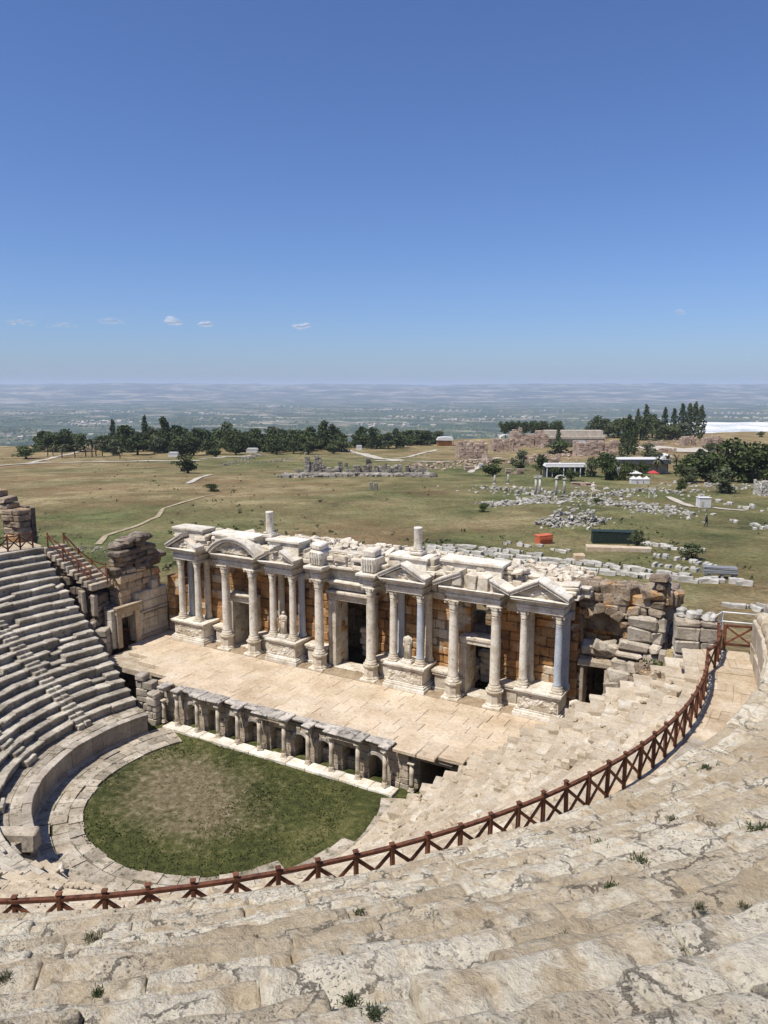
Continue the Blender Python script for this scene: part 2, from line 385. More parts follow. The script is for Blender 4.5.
def inside(x, y):
    """how far (m) inside the theatre's footprint, negative outside"""
    R = math.hypot(x, y)
    d = 27.5 - R if y < 8 else -9.
    ph = math.degrees(math.atan2(x, y)) % 360
    if 79 < ph < 258: d = max(d, min(47. - R, 3.))
    d = max(d, min(21.0 - abs(x), 19.0 - y, y + 4))
    if x > 21: pass
    return d
def ground(x, y):
    z = nat(x, y)
    d = inside(x, y)
    if d > -1.5: z = lerp(z, -1.6, sstep(-1.5, 0, d))
    return z
PITCH = math.atan(125 / 750.)
def ray(px, py):
    a, b = (px - 384) / 750., (512 - py) / 750.
    c, s = math.cos(PITCH), math.sin(PITCH)
    lx, ly, lz = a, b * s + c, b * c - s
    return Vector((lx * RXV + ly * FX, lx * RYV + ly * FY, lz))
def at(px, py):
    """the spot on the land seen at a pixel of the photograph"""
    d = ray(px, py); t = 40.; dt = .5
    while t < 3000:
        P = CAM + d * t
        if P.z < nat(P.x, P.y):
            lo, hi = t - dt, t
            for _ in range(18):
                m = (lo + hi) / 2; P = CAM + d * m
                if P.z < nat(P.x, P.y): hi = m
                else: lo = m
            P = CAM + d * hi; return Vector((P.x, P.y, nat(P.x, P.y)))
        dt = max(.5, t * .01); t += dt
    return CAM + d * 900
def ppm(P): return (P - CAM).length / 750.       # metres per pixel there

# terrain sheet: polar about the theatre
def polar_sheet(rings, nphi, zf):
    mb = MB()
    for r in rings:
        for k in range(nphi):
            a = 2 * math.pi * k / nphi
            x, y = r * math.sin(a), r * math.cos(a); mb.v.append(Vector((x, y, zf(x, y))))
    for i in range(len(rings) - 1):
        for k in range(nphi):
            k2 = (k + 1) % nphi
            mb.face([i * nphi + k, (i + 1) * nphi + k, (i + 1) * nphi + k2, i * nphi + k2], .5, True)
    return mb
rings = [.5, 6, 12, 16]; r = 17.
while r < 60: r += .7; rings.append(r)
while r < 1500: r *= 1.03; rings.append(r)
tm = polar_sheet(rings, 540, ground)
terrain_me = tm.mesh('ground')
# what grows where: greener hollows, by place on the ground
GREEN = [((130, 520), 42, 1.), ((60, 545), 24, .7), ((150, 540), 15, .8), ((560, 553), 16, 1.1), ((600, 560), 18, 1.), ((650, 545), 24, .9), ((715, 550), 14, .7),
         ((300, 452), 110, .8), ((420, 470), 70, .5), ((100, 475), 90, .45), ((680, 505), 60, .9), ((740, 520), 20, .7), ((560, 487), 60, .6), ((680, 590), 14, .5), ((60, 560), 14, .9), ((540, 470), 70, .9), ((260, 463), 60, .6)]
GC = [(at(*p), r_, s) for p, r_, s in GREEN]
at_ = terrain_me.attributes.new('green', 'FLOAT', 'POINT')
vals = []
for v in tm.v:
    g = 0.
    for c, r_, s in GC:
        d2 = ((v.x - c.x) ** 2 + (v.y - c.y) ** 2) / (r_ * r_)
        if d2 < 4: g += s * math.exp(-d2 * 1.4)
    vals.append(min(g, 1.2))
at_.data.foreach_set('value', vals)
m, nt, bs = newmat('dry_grassland')
co = N(nt, 'ShaderNodeTexCoord').outputs['Object']
n1 = tex(nt, co, .035, 8, .62, .6); n2 = tex(nt, co, .25, 8, .7, .3); n3 = tex(nt, co, 2.2, 6, .7)
n4 = tex(nt, co, 1.3, 9, .8, .2)
n5 = tex(nt, co, .085, 7, .68, .4)
nm = mth(nt, 'ADD', mth(nt, 'MULTIPLY', n5.outputs[0], .40), mth(nt, 'ADD', mth(nt, 'MULTIPLY', n2.outputs[0], .27), mth(nt, 'MULTIPLY', n4.outputs[0], .33)))
dry = ramp(nt, nm, [(.40, (.085, .068, .03)), (.46, (.185, .14, .065)), (.53, (.30, .23, .115)), (.61, (.46, .375, .22))])
red = mix(nt, thr(nt, tex(nt, co, .055, 6, .6).outputs[0], .47, .60), dry, mix(nt, .6, dry, (.19, .115, .052)))
grn = ramp(nt, nm, [(.40, (.04, .05, .014)), (.5, (.10, .112, .034)), (.61, (.21, .205, .085))])
gat = N(nt, 'ShaderNodeAttribute', attribute_name='green').outputs['Fac']
gf = thr(nt, mth(nt, 'ADD', mth(nt, 'MULTIPLY', gat, .22), mth(nt, 'ADD', mth(nt, 'MULTIPLY', n1.outputs[0], .7), mth(nt, 'MULTIPLY', n2.outputs[0], .3))), .575, .83)
c = mix(nt, gf, red, grn)
c = mix(nt, 1., c, ramp(nt, n3.outputs[0], [(.32, (.50, .51, .5)), (.5, (1, 1, 1)), (.68, (1.42, 1.38, 1.28))]), 'MULTIPLY')
sp = tex(nt, co, 1.1, 10, .8)
c = mix(nt, mth(nt, 'MULTIPLY', thr(nt, sp.outputs[0], .575, .64), .75), c, (.045, .048, .02))
st = tex(nt, co, .9, 8, .75, .2)
c = mix(nt, mth(nt, 'MULTIPLY', thr(nt, st.outputs[0], .66, .70), .7), c, (.40, .37, .31))
nt.links.new(c, bs.inputs['Base Color']); bs.inputs['Roughness'].default_value = 1.
b = N(nt, 'ShaderNodeBump'); b.inputs['Strength'].default_value = .8; b.inputs['Distance'].default_value = .5
nt.links.new(mth(nt, 'ADD', n2.outputs[0], n3.outputs[0]), b.inputs['Height']); nt.links.new(b.outputs[0], bs.inputs['Normal'])
terrain_me.materials.append(m)
tag(link('ground', terrain_me), kind='structure')

# the plain far below, and the hills at its end
m, nt, bs = newmat('valley_fields')
co = N(nt, 'ShaderNodeTexCoord').outputs['Object']
mp = N(nt, 'ShaderNodeMapping'); mp.inputs['Rotation'].default_value = (0, 0, .6); mp.inputs['Scale'].default_value = (1., 1.7, 1.); nt.links.new(co, mp.inputs[0])
v1 = tex(nt, mp.outputs[0], .0042, kind='v'); 
cr = N(nt, 'ShaderNodeSeparateColor'); nt.links.new(v1.outputs['Color'], cr.inputs[0])
c = ramp(nt, cr.outputs[0], [(.0, (.018, .034, .012)), (.3, (.035, .056, .02)), (.5, (.06, .078, .03)), (.68, (.085, .10, .045)), (.80, (.15, .135, .08)), (.92, (.27, .23, .155)), (1., (.38, .33, .24))])
n1 = tex(nt, co, .0006, 6, .6)
c = mix(nt, thr(nt, n1.outputs[0], .45, .6), c, mix(nt, .55, c, (.045, .075, .03)))
n2 = tex(nt, co, .012, 8, .7)
c = mix(nt, mth(nt, 'MULTIPLY', thr(nt, n2.outputs[0], .51, .57), .9), c, (.012, .022, .009))
wn = tex(nt, co, .02, 2, .5); 
c = mix(nt, mth(nt, 'MULTIPLY', thr(nt, wn.outputs[0], .735, .75), thr(nt, n1.outputs[0], .40, .55)), c, (.7, .68, .64))
nt.links.new(c, bs.inputs['Base Color']); bs.inputs['Roughness'].default_value = 1.
M['valley'] = m
mb = MB(); rr_ = [700.]
while rr_[-1] < 30000: rr_.append(rr_[-1] * 1.12)
def vz(x, y): return -206.5 + 3 * noise.noise((x * .0005, y * .0005, 2.))
vm = polar_sheet(rr_, 180, vz)
tag(vm.build('plain', M['valley']), kind='structure')
m, nt, bs = newmat('far_hills')
co = N(nt, 'ShaderNodeTexCoord').outputs['Object']
n1 = tex(nt, co, .0012, 9, .66, .5); n2 = tex(nt, co, .0035, 6, .6)
c = ramp(nt, n1.outputs[0], [(.36, (.02, .028, .014)), (.48, (.07, .065, .04)), (.56, (.26, .215, .15)), (.68, (.34, .30, .25))])
c = mix(nt, thr(nt, n2.outputs[0], .5, .56), c, (.05, .065, .035))
nt.links.new(c, bs.inputs['Base Color']); bs.inputs['Roughness'].default_value = 1.
M['hill'] = m
hm = MB(); NH = 260; hr = [11000 + i * 400 for i in range(42)]
yaw = math.atan2(FX, FY)
for r in hr:
    for k in range(NH + 1):
        a = yaw + R_(-62 + 124. * k / NH); x, y = CAM.x + r * math.sin(a), CAM.y + r * math.cos(a)
        t = sstep(11000, 19500, r)
        rg = .5 + .5 * fbm(x * .00022, y * .00022, 3.3, 3)
        h = -214 + t * (120 + 120 * rg) + t * 130 * (.75 - abs(noise.noise((x * .00042, y * .00042, 5)))) + t * 60 * (.6 - abs(noise.noise((x * .0012, y * .0012, 5)))) + t * 22 * fbm(x * .003, y * .003, 1, 2)
        if r > 25000: h = lerp(h, -230, sstep(25000, 27500, r))
        hm.v.append(Vector((x, y, min(h, 165))))
for i in range(len(hr) - 1):
    for k in range(NH):
        hm.face([i * (NH + 1) + k, (i + 1) * (NH + 1) + k, (i + 1) * (NH + 1) + k + 1, i * (NH + 1) + k + 1], .5, True)
tag(hm.build('hills', M['hill']), kind='structure')

# hedgerows, groves and villages on the plain
vt = MB(); vh = MB(); rv = random.Random(21)
def on_plain(q, p_): return CAM.x + FX * q + RXV * p_, CAM.y + FY * q + RYV * p_
def blob(mb, x, y, z, s, h, b):
    mb.add([Vector((x - s, y - s * .6, z)), Vector((x + s, y - s * .7, z)), Vector((x + s * .8, y + s, z)), Vector((x - s * .9, y + s * .8, z)), Vector((x + s * .2, y, z + h)), Vector((x - s * .4, y + s * .2, z + h * .85))], [(0, 1, 4), (1, 2, 4), (2, 3, 5, 4), (3, 0, 5), (0, 4, 5)], b)
for i in range(420):
    q = 2300 * math.exp(rv.random() * math.log(4.6)); p_ = rv.uniform(-.62, .62) * q; a = .55 + rv.choice((0, math.pi / 2)) + rv.gauss(0, .12); n = rv.randint(4, 26); sp_ = rv.uniform(14, 40)
    x, y = on_plain(q, p_)
    for k in range(n):
        xx, yy = x + math.cos(a) * k * sp_ + rv.gauss(0, 5), y + math.sin(a) * k * sp_ + rv.gauss(0, 5); blob(vt, xx, yy, vz(xx, yy) - 1, rv.uniform(5, 12), rv.uniform(6, 13), rv.random())
for i in range(160):
    q = 2300 * math.exp(rv.random() * math.log(4.6)); p_ = rv.uniform(-.62, .62) * q; x, y = on_plain(q, p_)
    for k in range(rv.randint(5, 30)):
        xx, yy = x + rv.gauss(0, 60), y + rv.gauss(0, 45); blob(vt, xx, yy, vz(xx, yy) - 1, rv.uniform(6, 13), rv.uniform(7, 14), rv.random())
tag(vt.build('plain_trees', M['leaf_mid']), 'hedgerows and groves dotted over the far plain', 'trees', kind='stuff')
for i in range(34):
    q = 2900 * math.exp(rv.random() * math.log(4.2)); p_ = rv.uniform(-.62, .62) * q; x, y = on_plain(q, p_)
    for k in range(rv.randint(4, 30)):
        xx, yy = x + rv.gauss(0, 130), y + rv.gauss(0, 90); w_ = rv.uniform(6, 13); z = vz(xx, yy); T = TR(xx, yy, z, rv.uniform(0, 3)); h = rv.uniform(5, 11)
        box(vh, -w_, w_, -w_ * .6, w_ * .6, -2, h, 0, None, T)
        vh.add([T @ Vector(p) for p in ((-w_ * 1.1, -w_ * .7, h), (w_ * 1.1, -w_ * .7, h), (w_ * 1.1, w_ * .7, h), (-w_ * 1.1, w_ * .7, h), (-w_, 0, h + 4), (w_, 0, h + 4))], [(0, 1, 5, 4), (1, 2, 5), (2, 3, 4, 5), (3, 0, 4)])
tag(vh.build('far_houses', M['tanwall']), 'pale village houses scattered far out on the plain', 'houses', kind='stuff')
# air
hz = MB(); box(hz, -33000, 33000, -33000, 33000, -260, 190, b=0)
m = bpy.data.materials.new('haze_air'); m.use_nodes = True; nt = m.node_tree; nt.nodes.clear()
o_ = nt.nodes.new('ShaderNodeOutputMaterial'); pv = nt.nodes.new('ShaderNodeVolumePrincipled')
pv.inputs['Color'].default_value = (.66, .78, .98, 1); pv.inputs['Density'].default_value = HAZE; pv.inputs['Anisotropy'].default_value = 0.
nt.links.new(pv.outputs[0], o_.inputs['Volume'])
tag(hz.build('haze', m), kind='stuff')

# ------------------------------------------------------------------ seating
def analemma_x(R):
    """x where a row of radius R meets the slanting end wall y = 3.7 + .205 (|x| - 10.9)"""
    a, b = 1.4655, .205
    A, B, C_ = 1 + b * b, 2 * a * b, a * a - R * R
    return (-B + math.sqrt(B * B - 4 * A * C_)) / (2 * A)
def phi_end(R):
    x = analemma_x(R); y = 1.4655 + .205 * x
    return math.degrees(math.atan2(x, y))
def seat_row(name, parent, mat, R, z, rise, tread, a0, a1, blen=(.8, 1.7), res=.35, prof=0, amp=.02, zj=.025, rj=.03, crack=.05, near=False, seed=0, sink=0., skip=()):
    r = random.Random(seed)
    if prof == 0:   P = [(.22, -.25), (.16, .02), (.22, rise * .35), (.18, rise - .19), (.0, rise - .12), (-.005, rise - .035), (.03, rise), (tread * .55, rise - .005), (tread + .26, rise - .03)]
    else:
        P = [(.05, -.28), (.02, -.02), (-.01, rise * .3), (-.02, rise * .6), (.0, rise - .09), (.02, rise - .028), (.06, rise - .002), (.15, rise + .008), (.26, rise + .006), (.37, rise + .002), (.47, rise - .006), (.57, rise - .018), (tread + .1, rise - .04)]
    nP = len(P); mb = MB(); L0 = R * R_(a1 - a0); s = 0.; cols = []; 
    while s < L0 - .05:
        w = r.uniform(*blen)
        if L0 - s - w < blen[0] * .6: w = L0 - s
        off = (r.gauss(0, zj), r.gauss(0, rj), r.gauss(0, .02))
        if r.random() < sink: off = (off[0] - r.uniform(.1, .3), off[1] + r.uniform(0, .12), r.gauss(0, .06))
        am = R_(a0) + (s + w / 2) / R
        rs = res
        if near:
            d = math.hypot(R * math.sin(am) - CAM.x, R * math.cos(am) - CAM.y) ; rs = clamp(d * .0072, .036, .35)
        n = max(2, int(w / rs)); e = .018 if not near else .022
        bb = r.random()
        ck = crack * r.uniform(.3, 1.4) if near else crack
        ss = [(s - .004 if near else s + .001, 1., bb)] + [(s + e + (w - 2 * e) * i / n, 0., bb) for i in range(n + 1)] + [(s + w - .001, 1., bb)]
        # tilt within the block runs from its one end to the other
        for (q, c, b) in ss: cols.append((q, c * ck, b, off, (q - s) / w - .5))
        s += w
    for (q, c, b, off, tl) in cols:
        a = R_(a0) + q / R; sa, ca = math.sin(a), math.cos(a)
        for j, (dr, dz) in enumerate(P):
            rr2 = R + dr + off[1]; zz = z + dz + off[0] + off[2] * tl * 2
            x, y = rr2 * sa, rr2 * ca
            if near:
                n1 = fbm(x * .9, y * .9, z * .9, 2); n2 = noise.noise((x * 3.1, y * 3.1, zz * 3.1)); n3 = noise.noise((x * 8., y * 8., zz * 8.))
                top = 1. if 3 <= j < nP - 1 else .5
                n4 = noise.noise((x * 17., y * 17., zz * 17.)); pit = max(0., noise.noise((x * 2.3, y * 2.3, zz * 2.3 + 7)) - .25)
                zz += amp * top * (n1 * .5 + n2 * .42 + n3 * .42 + n4 * .2 - pit * 1.6); rr2 += amp * (n1 * .7 + n2 * .6 + n3 * .5 + n4 * .22)
                wear = max(0., noise.noise((x * 1.7 + 9, y * 1.7, z)) - .05) * 1.25
                if 4 <= j <= 7: zz -= wear * (.13, .085, .04, .015)[j - 4]; rr2 += wear * (.12, .07, .03, 0.)[j - 4]
                zz -= c * (1. if j > 3 else .2)
            else:
                n1 = noise.noise((x * 1.3, y * 1.3, z * 2.)); n2 = noise.noise((x * 5., y * 5., zz * 5.))
                zz += amp * (n1 + .6 * n2); rr2 += amp * (n1 * .8 + n2 * .8) + c * (1. if 1 <= j <= 5 else 0.)
                if j >= 5: zz -= c * .8
            mb.v.append(Vector((rr2 * sa, rr2 * ca, zz)))
    for i in range(len(cols) - 1):
        if cols[i][1] and cols[i + 1][1] and cols[i][2] != cols[i + 1][2]: pass
        for j in range(nP - 1):
            mb.face([i * nP + j, i * nP + j + 1, (i + 1) * nP + j + 1, (i + 1) * nP + j], cols[i][2], near)
    # end faces
    n = len(cols)
    mb.face([j for j in range(nP)], .5); mb.face([(n - 1) * nP + j for j in reversed(range(nP))], .5)
    return mb.build(name, mat, parent)

lower = empty('lower_seating', (0, 0, 0))
tag(lower, 'curved tiers of worn stone seats stepping down from the wooden fence to the grassy orchestra', 'seating')
NR, RISE, TREAD, RL0, ZL0 = 20, .463, .66, 11.6, 1.6
STAIRS = [-91.5, -116, -140.5, -165, 170.5, 146, 121.5, 94.]
for k in range(NR):
    R = RL0 + k * TREAD; z = ZL0 + k * RISE; e = phi_end(R)
    seat_row('seat_row', lower, M['seat_left'], R, z, RISE, TREAD, -180, -e, amp=.013, seed=k, res=.32, sink=.03, zj=.02)
    seat_row('seat_row', lower, M['paving'] if k % 5 == 9 else M['rightseat'], R, z, RISE, TREAD, e + (0 if k > 2 else 1.5), 180, blen=(.6, 1.6), amp=.034, zj=.032, rj=.05, seed=100 + k, res=.25, sink=.11)
for q, (R, z) in enumerate(((9.7, .12), (10.3, .5), (10.95, 1.0))):
    seat_row('seat_row', lower, M['rightseat'], R, z, .42, .7, phi_end(R) + 2, 195 - q * 2, blen=(.5, 1.4), amp=.06, zj=.07, rj=.08, seed=200 + q, res=.28, sink=.3)
for a in STAIRS:
    st = MB()
    for k in range(NR):
        R = RL0 + k * TREAD; z = ZL0 + k * RISE
        T = Matrix.Rotation(-R_(a), 4, 'Z')
        for (b0, b1) in ((-.5, -.02), (.02, .5)):
            cbox(st, b0 + rng.uniform(-.05, .05), b1, R - TREAD * .5, R + .12, z - .15, z + RISE * .5, .03, .025, None, T)
            cbox(st, b0, b1 + rng.uniform(-.05, .05), R - .02, R + TREAD * .52, z + .1, z + RISE + .02, .03, .02, None, T)
    st.build('stairway', M['seat_left'] if a < 0 else M['rightseat'], lower)
rbk = MB(); rbr = random.Random(19)
for i in range(260):
    R = rbr.uniform(9.6, 24.6); a = rbr.uniform(76, 150); k = math.floor((R - RL0) / TREAD); z = ZL0 + (k + 1) * RISE if R > RL0 else .12 + (R - 9.4) * .62; s_ = .06 + .2 * rbr.random() ** 2
    cbox(rbk, -s_, s_, -s_ * .7, s_ * .7, -s_ * .4, s_ * .6, .04, .04, None, TR(R * math.sin(R_(a)), R * math.cos(R_(a)), z, rbr.uniform(0, 3), rbr.gauss(0, .2), rbr.gauss(0, .2)), rbr)
tag(rbk.build('loose_rubble', M['rightseat'], lower), kind='stuff')
# body under the rows, with its end walls, and the wall that rings the left half of the orchestra
core = MB()
def ring_face(mb, prof, a_of, b_of, n=120, b=.5):
    o = len(mb.v); m_ = len(prof)
    for i in range(n + 1):
        for (R, z) in prof:
            a = R_(lerp(a_of(R), b_of(R), i / n)); mb.v.append(Vector((R * math.sin(a), R * math.cos(a), z)))
    for i in range(n):
        for j in range(m_ - 1):
            mb.face([o + i * m_ + j, o + i * m_ + j + 1, o + (i + 1) * m_ + j + 1, o + (i + 1) * m_ + j], b)
ring_face(core, [(9.4, -.3), (10.9, .7), (11.7, 1.35), (24.9, 10.4), (24.9, -1.5)], lambda R: phi_end(R) + 1.2, lambda R: 360 - phi_end(R) - .6)
for s in (-1, 1):                       # end walls
    pts = [(9.6, -1.), (10.9, .6), (11.7, 1.3), (24.9, 10.4), (24.9, -1.)]
    vs = []
    for (R, z) in pts:
        a = R_(phi_end(R) + .9); vs.append(Vector((s * R * math.sin(a), R * math.cos(a), z)))
    core.add(vs, [tuple(range(5))], .4)
core.build('seating_core', M['hypo'], lower)
pod = MB(); a = -158.
while a < -71.5:
    da = random.Random(int(a * 10)).uniform(4.5, 7.5)
    if a + da > -75: da = -71 - a
    n = 4; Ri, Ro = 10.05 + rng.uniform(-.02, .02), 10.5; h = 1.42 + rng.uniform(-.03, .03)
    o = len(pod.v); bb = rng.random()
    prof = [(Ri + .25, -.3), (Ri, -.3), (Ri, .18), (Ri + .05, .2), (Ri + .05, h - .18), (Ri - .06, h - .15), (Ri - .07, h - .02), (Ri - .04, h), (Ro, h + .01), (Ro, h - .3)]
    for i in range(n + 1):
        an = R_(a + .05 + (da - .1) * i / n)
        for (R, z) in prof: pod.v.append(Vector((R * math.sin(an), R * math.cos(an), z + .01 * rng.uniform(-1, 1))))
    m_ = len(prof)
    for i in range(n):
        for j in range(m_ - 1): pod.face([o + i * m_ + j, o + i * m_ + j + 1, o + (i + 1) * m_ + j + 1, o + (i + 1) * m_ + j], bb)
    pod.face([o + j for j in range(m_)], bb); pod.face([o + n * m_ + j for j in reversed(range(m_))], bb)
    a += da
pod.build('podium_wall', M['podium'], lower)
ldg = MB()                              # paved ledge on top of it
for q, (r0, r1) in enumerate(((10.48, 11.05), (11.06, 11.75))):
    a = -160.
    while a < -71.2:
        da = rng.uniform(3.5, 7.); a2 = min(a + da, -70.8); o = len(ldg.v); bb = rng.random(); z = 1.45 + rng.uniform(-.02, .025)
        for i in range(4):
            an = R_(a + .06 + (a2 - a - .12) * i / 3)
            for (R, zz) in ((r0 + .01, z - .3), (r0 + .01, z), (r1 - .01, z + .01), (r1 - .01, z - .3)): ldg.v.append(Vector((R * math.sin(an), R * math.cos(an), zz)))
        for i in range(3):
            for j in range(3): ldg.face([o + i * 4 + j, o + i * 4 + j + 1, o + (i + 1) * 4 + j + 1, o + (i + 1) * 4 + j], bb)
        ldg.face([o, o + 1, o + 2, o + 3], bb); ldg.face([o + 15, o + 14, o + 13, o + 12], bb)
        a = a2
ldg.build('ledge_paving', M['ring'], lower)

# walkway half way up, in two rings of slabs
ZD = 10.9
wk = MB()
a = 74.5
while a < 285.5:
    a2 = min(a + rng.uniform(1.6, 3.6), 285.5); cuts_ = [24.78] + sorted(rng.sample([25.2, 25.5, 25.8, 26.1, 26.4, 26.8], rng.choice((1, 2, 2, 3)))) + [27.2]
    for r0, r1 in zip(cuts_[:-1], cuts_[1:]):
        o = len(wk.v); bb = rng.random(); z = ZD + rng.uniform(-.02, .02); e0, e1, e2, e3 = (rng.uniform(0, .03) for _ in range(4))
        for i in range(4):
            an = R_(a + .02 + (a2 - a - .04) * i / 3)
            for (R, zz) in ((r0 + e0 * .3, z - .4), (r0 + e0 * .3, z - rng.uniform(0, .02)), (r1 - e1 * .3, z - rng.uniform(0, .02)), (r1 - e1 * .3, z - .4)): wk.v.append(Vector((R * math.sin(an), R * math.cos(an), zz)))
        for i in range(3):
            for j in range(3): wk.face([o + i * 4 + j, o + i * 4 + j + 1, o + (i + 1) * 4 + j + 1, o + (i + 1) * 4 + j], bb)
        wk.face([o, o + 1, o + 2, o + 3], bb); wk.face([o + 15, o + 14, o + 13, o + 12], bb)
    a = a2
tag(wk.build('path', M['paving']), kind='structure')

upper = empty('upper_seating', (0, 0, 0))
tag(upper, 'eroded bank of upper stone seat tiers filling the foreground above the fence', 'seating')
RU0, ZU0, URISE, UTREAD = 27.2, 12.76, .388, .62
for k in range(-3, 27):
    R = RU0 + k * UTREAD; z = ZU0 + k * URISE
    if k < 0: continue
    e0 = 76.5 + .25 * k * (k < 10) + 2.5 * (k >= 10) + random.Random(k + 40).uniform(-.6, .6)
    seat_row('seat_row', upper, M['rock'], R, z, URISE, UTREAD, e0, 196, blen=(.9, 2.3), prof=1, amp=.085, zj=.03, rj=.04, crack=.09, near=True, seed=300 + k, sink=.05)
    seat_row('seat_row', upper, M['rock'], R, z, URISE, UTREAD, 196.05, 262 - max(0, k - 4) * .5, blen=(.9, 2.0), amp=.04, seed=400 + k, res=.5, sink=.05)
uw = MB()
ring_face(uw, [(27.25, 10.5), (27.45, 12.85), (44.5, 22.9), (47, 23.5), (47, -1.5)], lambda R: 77.5, lambda R: 258, 90)
for a in (77.6, 257.9):
    vs = []
    for (R, z) in [(27.3, 9.), (27.45, 12.25), (44.5, 22.9), (47, 23.5), (47, 9)]: vs.append(Vector((R * math.sin(R_(a)), R * math.cos(R_(a)), z)))
    uw.add(vs, [tuple(range(5))], .4)
uw.build('seating_core', M['rock'], upper)
lw = MB(); a = 76.5; rl = random.Random(5)
while a < 262:                           # the low wall the upper tiers start from
    a2 = a + rl.uniform(1.6, 3.6); am = R_((a + a2) / 2)
    T = Matrix.Rotation(-am, 4, 'Z'); w = 27.2 * R_(a2 - a) / 2 - .012
    zt = ZU0 + .03; zm = ZD + rl.uniform(.6, .85)
    cbox(lw, -w, w, 27.02 + rl.uniform(-.05, .05), 27.6, ZD - .3, zm - .01, .04, .03, None, T, rl)
    cbox(lw, -w, w, 27.04 + rl.uniform(-.06, .06), 27.6, zm, zt, .05, .03, None, T, rl)
    a = a2
lw.build('podium_wall', M['rightseat'], upper)

# ------------------------------------------------------------------ orchestra
ob = MB()
for (r0, r1, a0_) in ((7.55, 8.3, 118.), (8.32, 9.15, 92.), (9.17, 10.3, 64.)):
    a = a0_
    while a < 298:
        a2 = min(a + rng.uniform(4., 9.), 298); o = len(ob.v); bb = rng.random(); z = .03 + rng.uniform(-.045, .035); jr = rng.uniform(-.07, .07)
        for i in range(4):
            an = R_(a + .1 + (a2 - a - .2) * i / 3)
            for (R, zz) in ((r0 + jr + .01, z - .3), (r0 + jr + .01, z), (r1 + jr - .01, z + rng.uniform(-.01, .01)), (r1 + jr - .01, z - .3)): ob.v.append(Vector((R * math.sin(an), R * math.cos(an), zz)))
        for i in range(3):
            for j in range(3): ob.face([o + i * 4 + j, o + i * 4 + j + 1, o + (i + 1) * 4 + j + 1, o + (i + 1) * 4 + j], bb)
        ob.face([o, o + 1, o + 2, o + 3], bb); ob.face([o + 15, o + 14, o + 13, o + 12], bb)
        a = a2
tag(ob.build('orchestra_paving', M['ring']), kind='structure')
gr = MB(); nr = 60; na = 180
for i in range(nr + 1):
    R = 12.5 * i / nr
    for k in range(na):
        a = 2 * math.pi * k / na; x, y = R * math.sin(a), R * math.cos(a)
        if y > 6.5: y = 6.5
        z = -.06 + .05 * fbm(x * .6, y * .6, 0, 3) + .03 * noise.noise((x * 3, y * 3, 0))
        dR = 1.5 * sstep(-2., 2.5, x) * sstep(-6.5, 0., y); ed = sstep(7.2 + dR, 8. + dR, R) if y < 4 else 0
        gr.v.append(Vector((x, y, z + .06 * (1 - ed) - .12 * ed)))
for i in range(nr):
    for k in range(na): gr.face([i * na + k, (i + 1) * na + k, (i + 1) * na + (k + 1) % na, i * na + (k + 1) % na], .5, True)
m, nt, bs = newmat('orchestra_turf')
co = N(nt, 'ShaderNodeTexCoord').outputs['Object']
n1 = tex(nt, co, .22, 6, .6, .6); n2 = tex(nt, co, 2.2, 8, .7); n3 = tex(nt, co, 9., 5, .7)
sx = N(nt, 'ShaderNodeSeparateXYZ'); nt.links.new(co, sx.inputs[0])
# a worn bare middle
dx = mth(nt, 'MULTIPLY', mth(nt, 'ADD', sx.outputs[0], 2.0), .125); dy = mth(nt, 'MULTIPLY', mth(nt, 'ADD', sx.outputs[1], 1.2), .175)
rad = mth(nt, 'SQRT', mth(nt, 'ADD', mth(nt, 'MULTIPLY', dx, dx), mth(nt, 'MULTIPLY', dy, dy)))
w_ = mth(nt, 'ADD', mth(nt, 'SUBTRACT', 1.05, rad), mth(nt, 'MULTIPLY_ADD', n1.outputs[0], 1.5, -.85))
w_ = mth(nt, 'ADD', w_, mth(nt, 'MULTIPLY_ADD', n2.outputs[0], 1.3, -.65))
grn = ramp(nt, mth(nt, 'ADD', mth(nt, 'MULTIPLY', n2.outputs[0], .6), mth(nt, 'MULTIPLY', n1.outputs[0], .4)), [(.36, (.024, .028, .008)), (.5, (.060, .066, .017)), (.62, (.135, .125, .045))])
bare = ramp(nt, n2.outputs[0], [(.3, (.075, .058, .030)), (.5, (.155, .122, .070)), (.66, (.25, .205, .135)), (.76, (.44, .39, .31))])
c = mix(nt, mth(nt, 'MULTIPLY', thr(nt, w_, .12, .70), .95), grn, bare)
c = mix(nt, 1., c, ramp(nt, n3.outputs[0], [(.3, (.6, .6, .6)), (.5, (1, 1, 1)), (.7, (1.35, 1.35, 1.3))]), 'MULTIPLY')
nt.links.new(c, bs.inputs['Base Color']); bs.inputs['Roughness'].default_value = 1.
b = N(nt, 'ShaderNodeBump'); b.inputs['Strength'].default_value = .9; b.inputs['Distance'].default_value = .08
nt.links.new(mth(nt, 'ADD', n2.outputs[0], n3.outputs[0]), b.inputs['Height']); nt.links.new(b.outputs[0], bs.inputs['Normal'])
tag(gr.build('orchestra_floor', m), kind='structure')
tf = MB(); rt = random.Random(3)
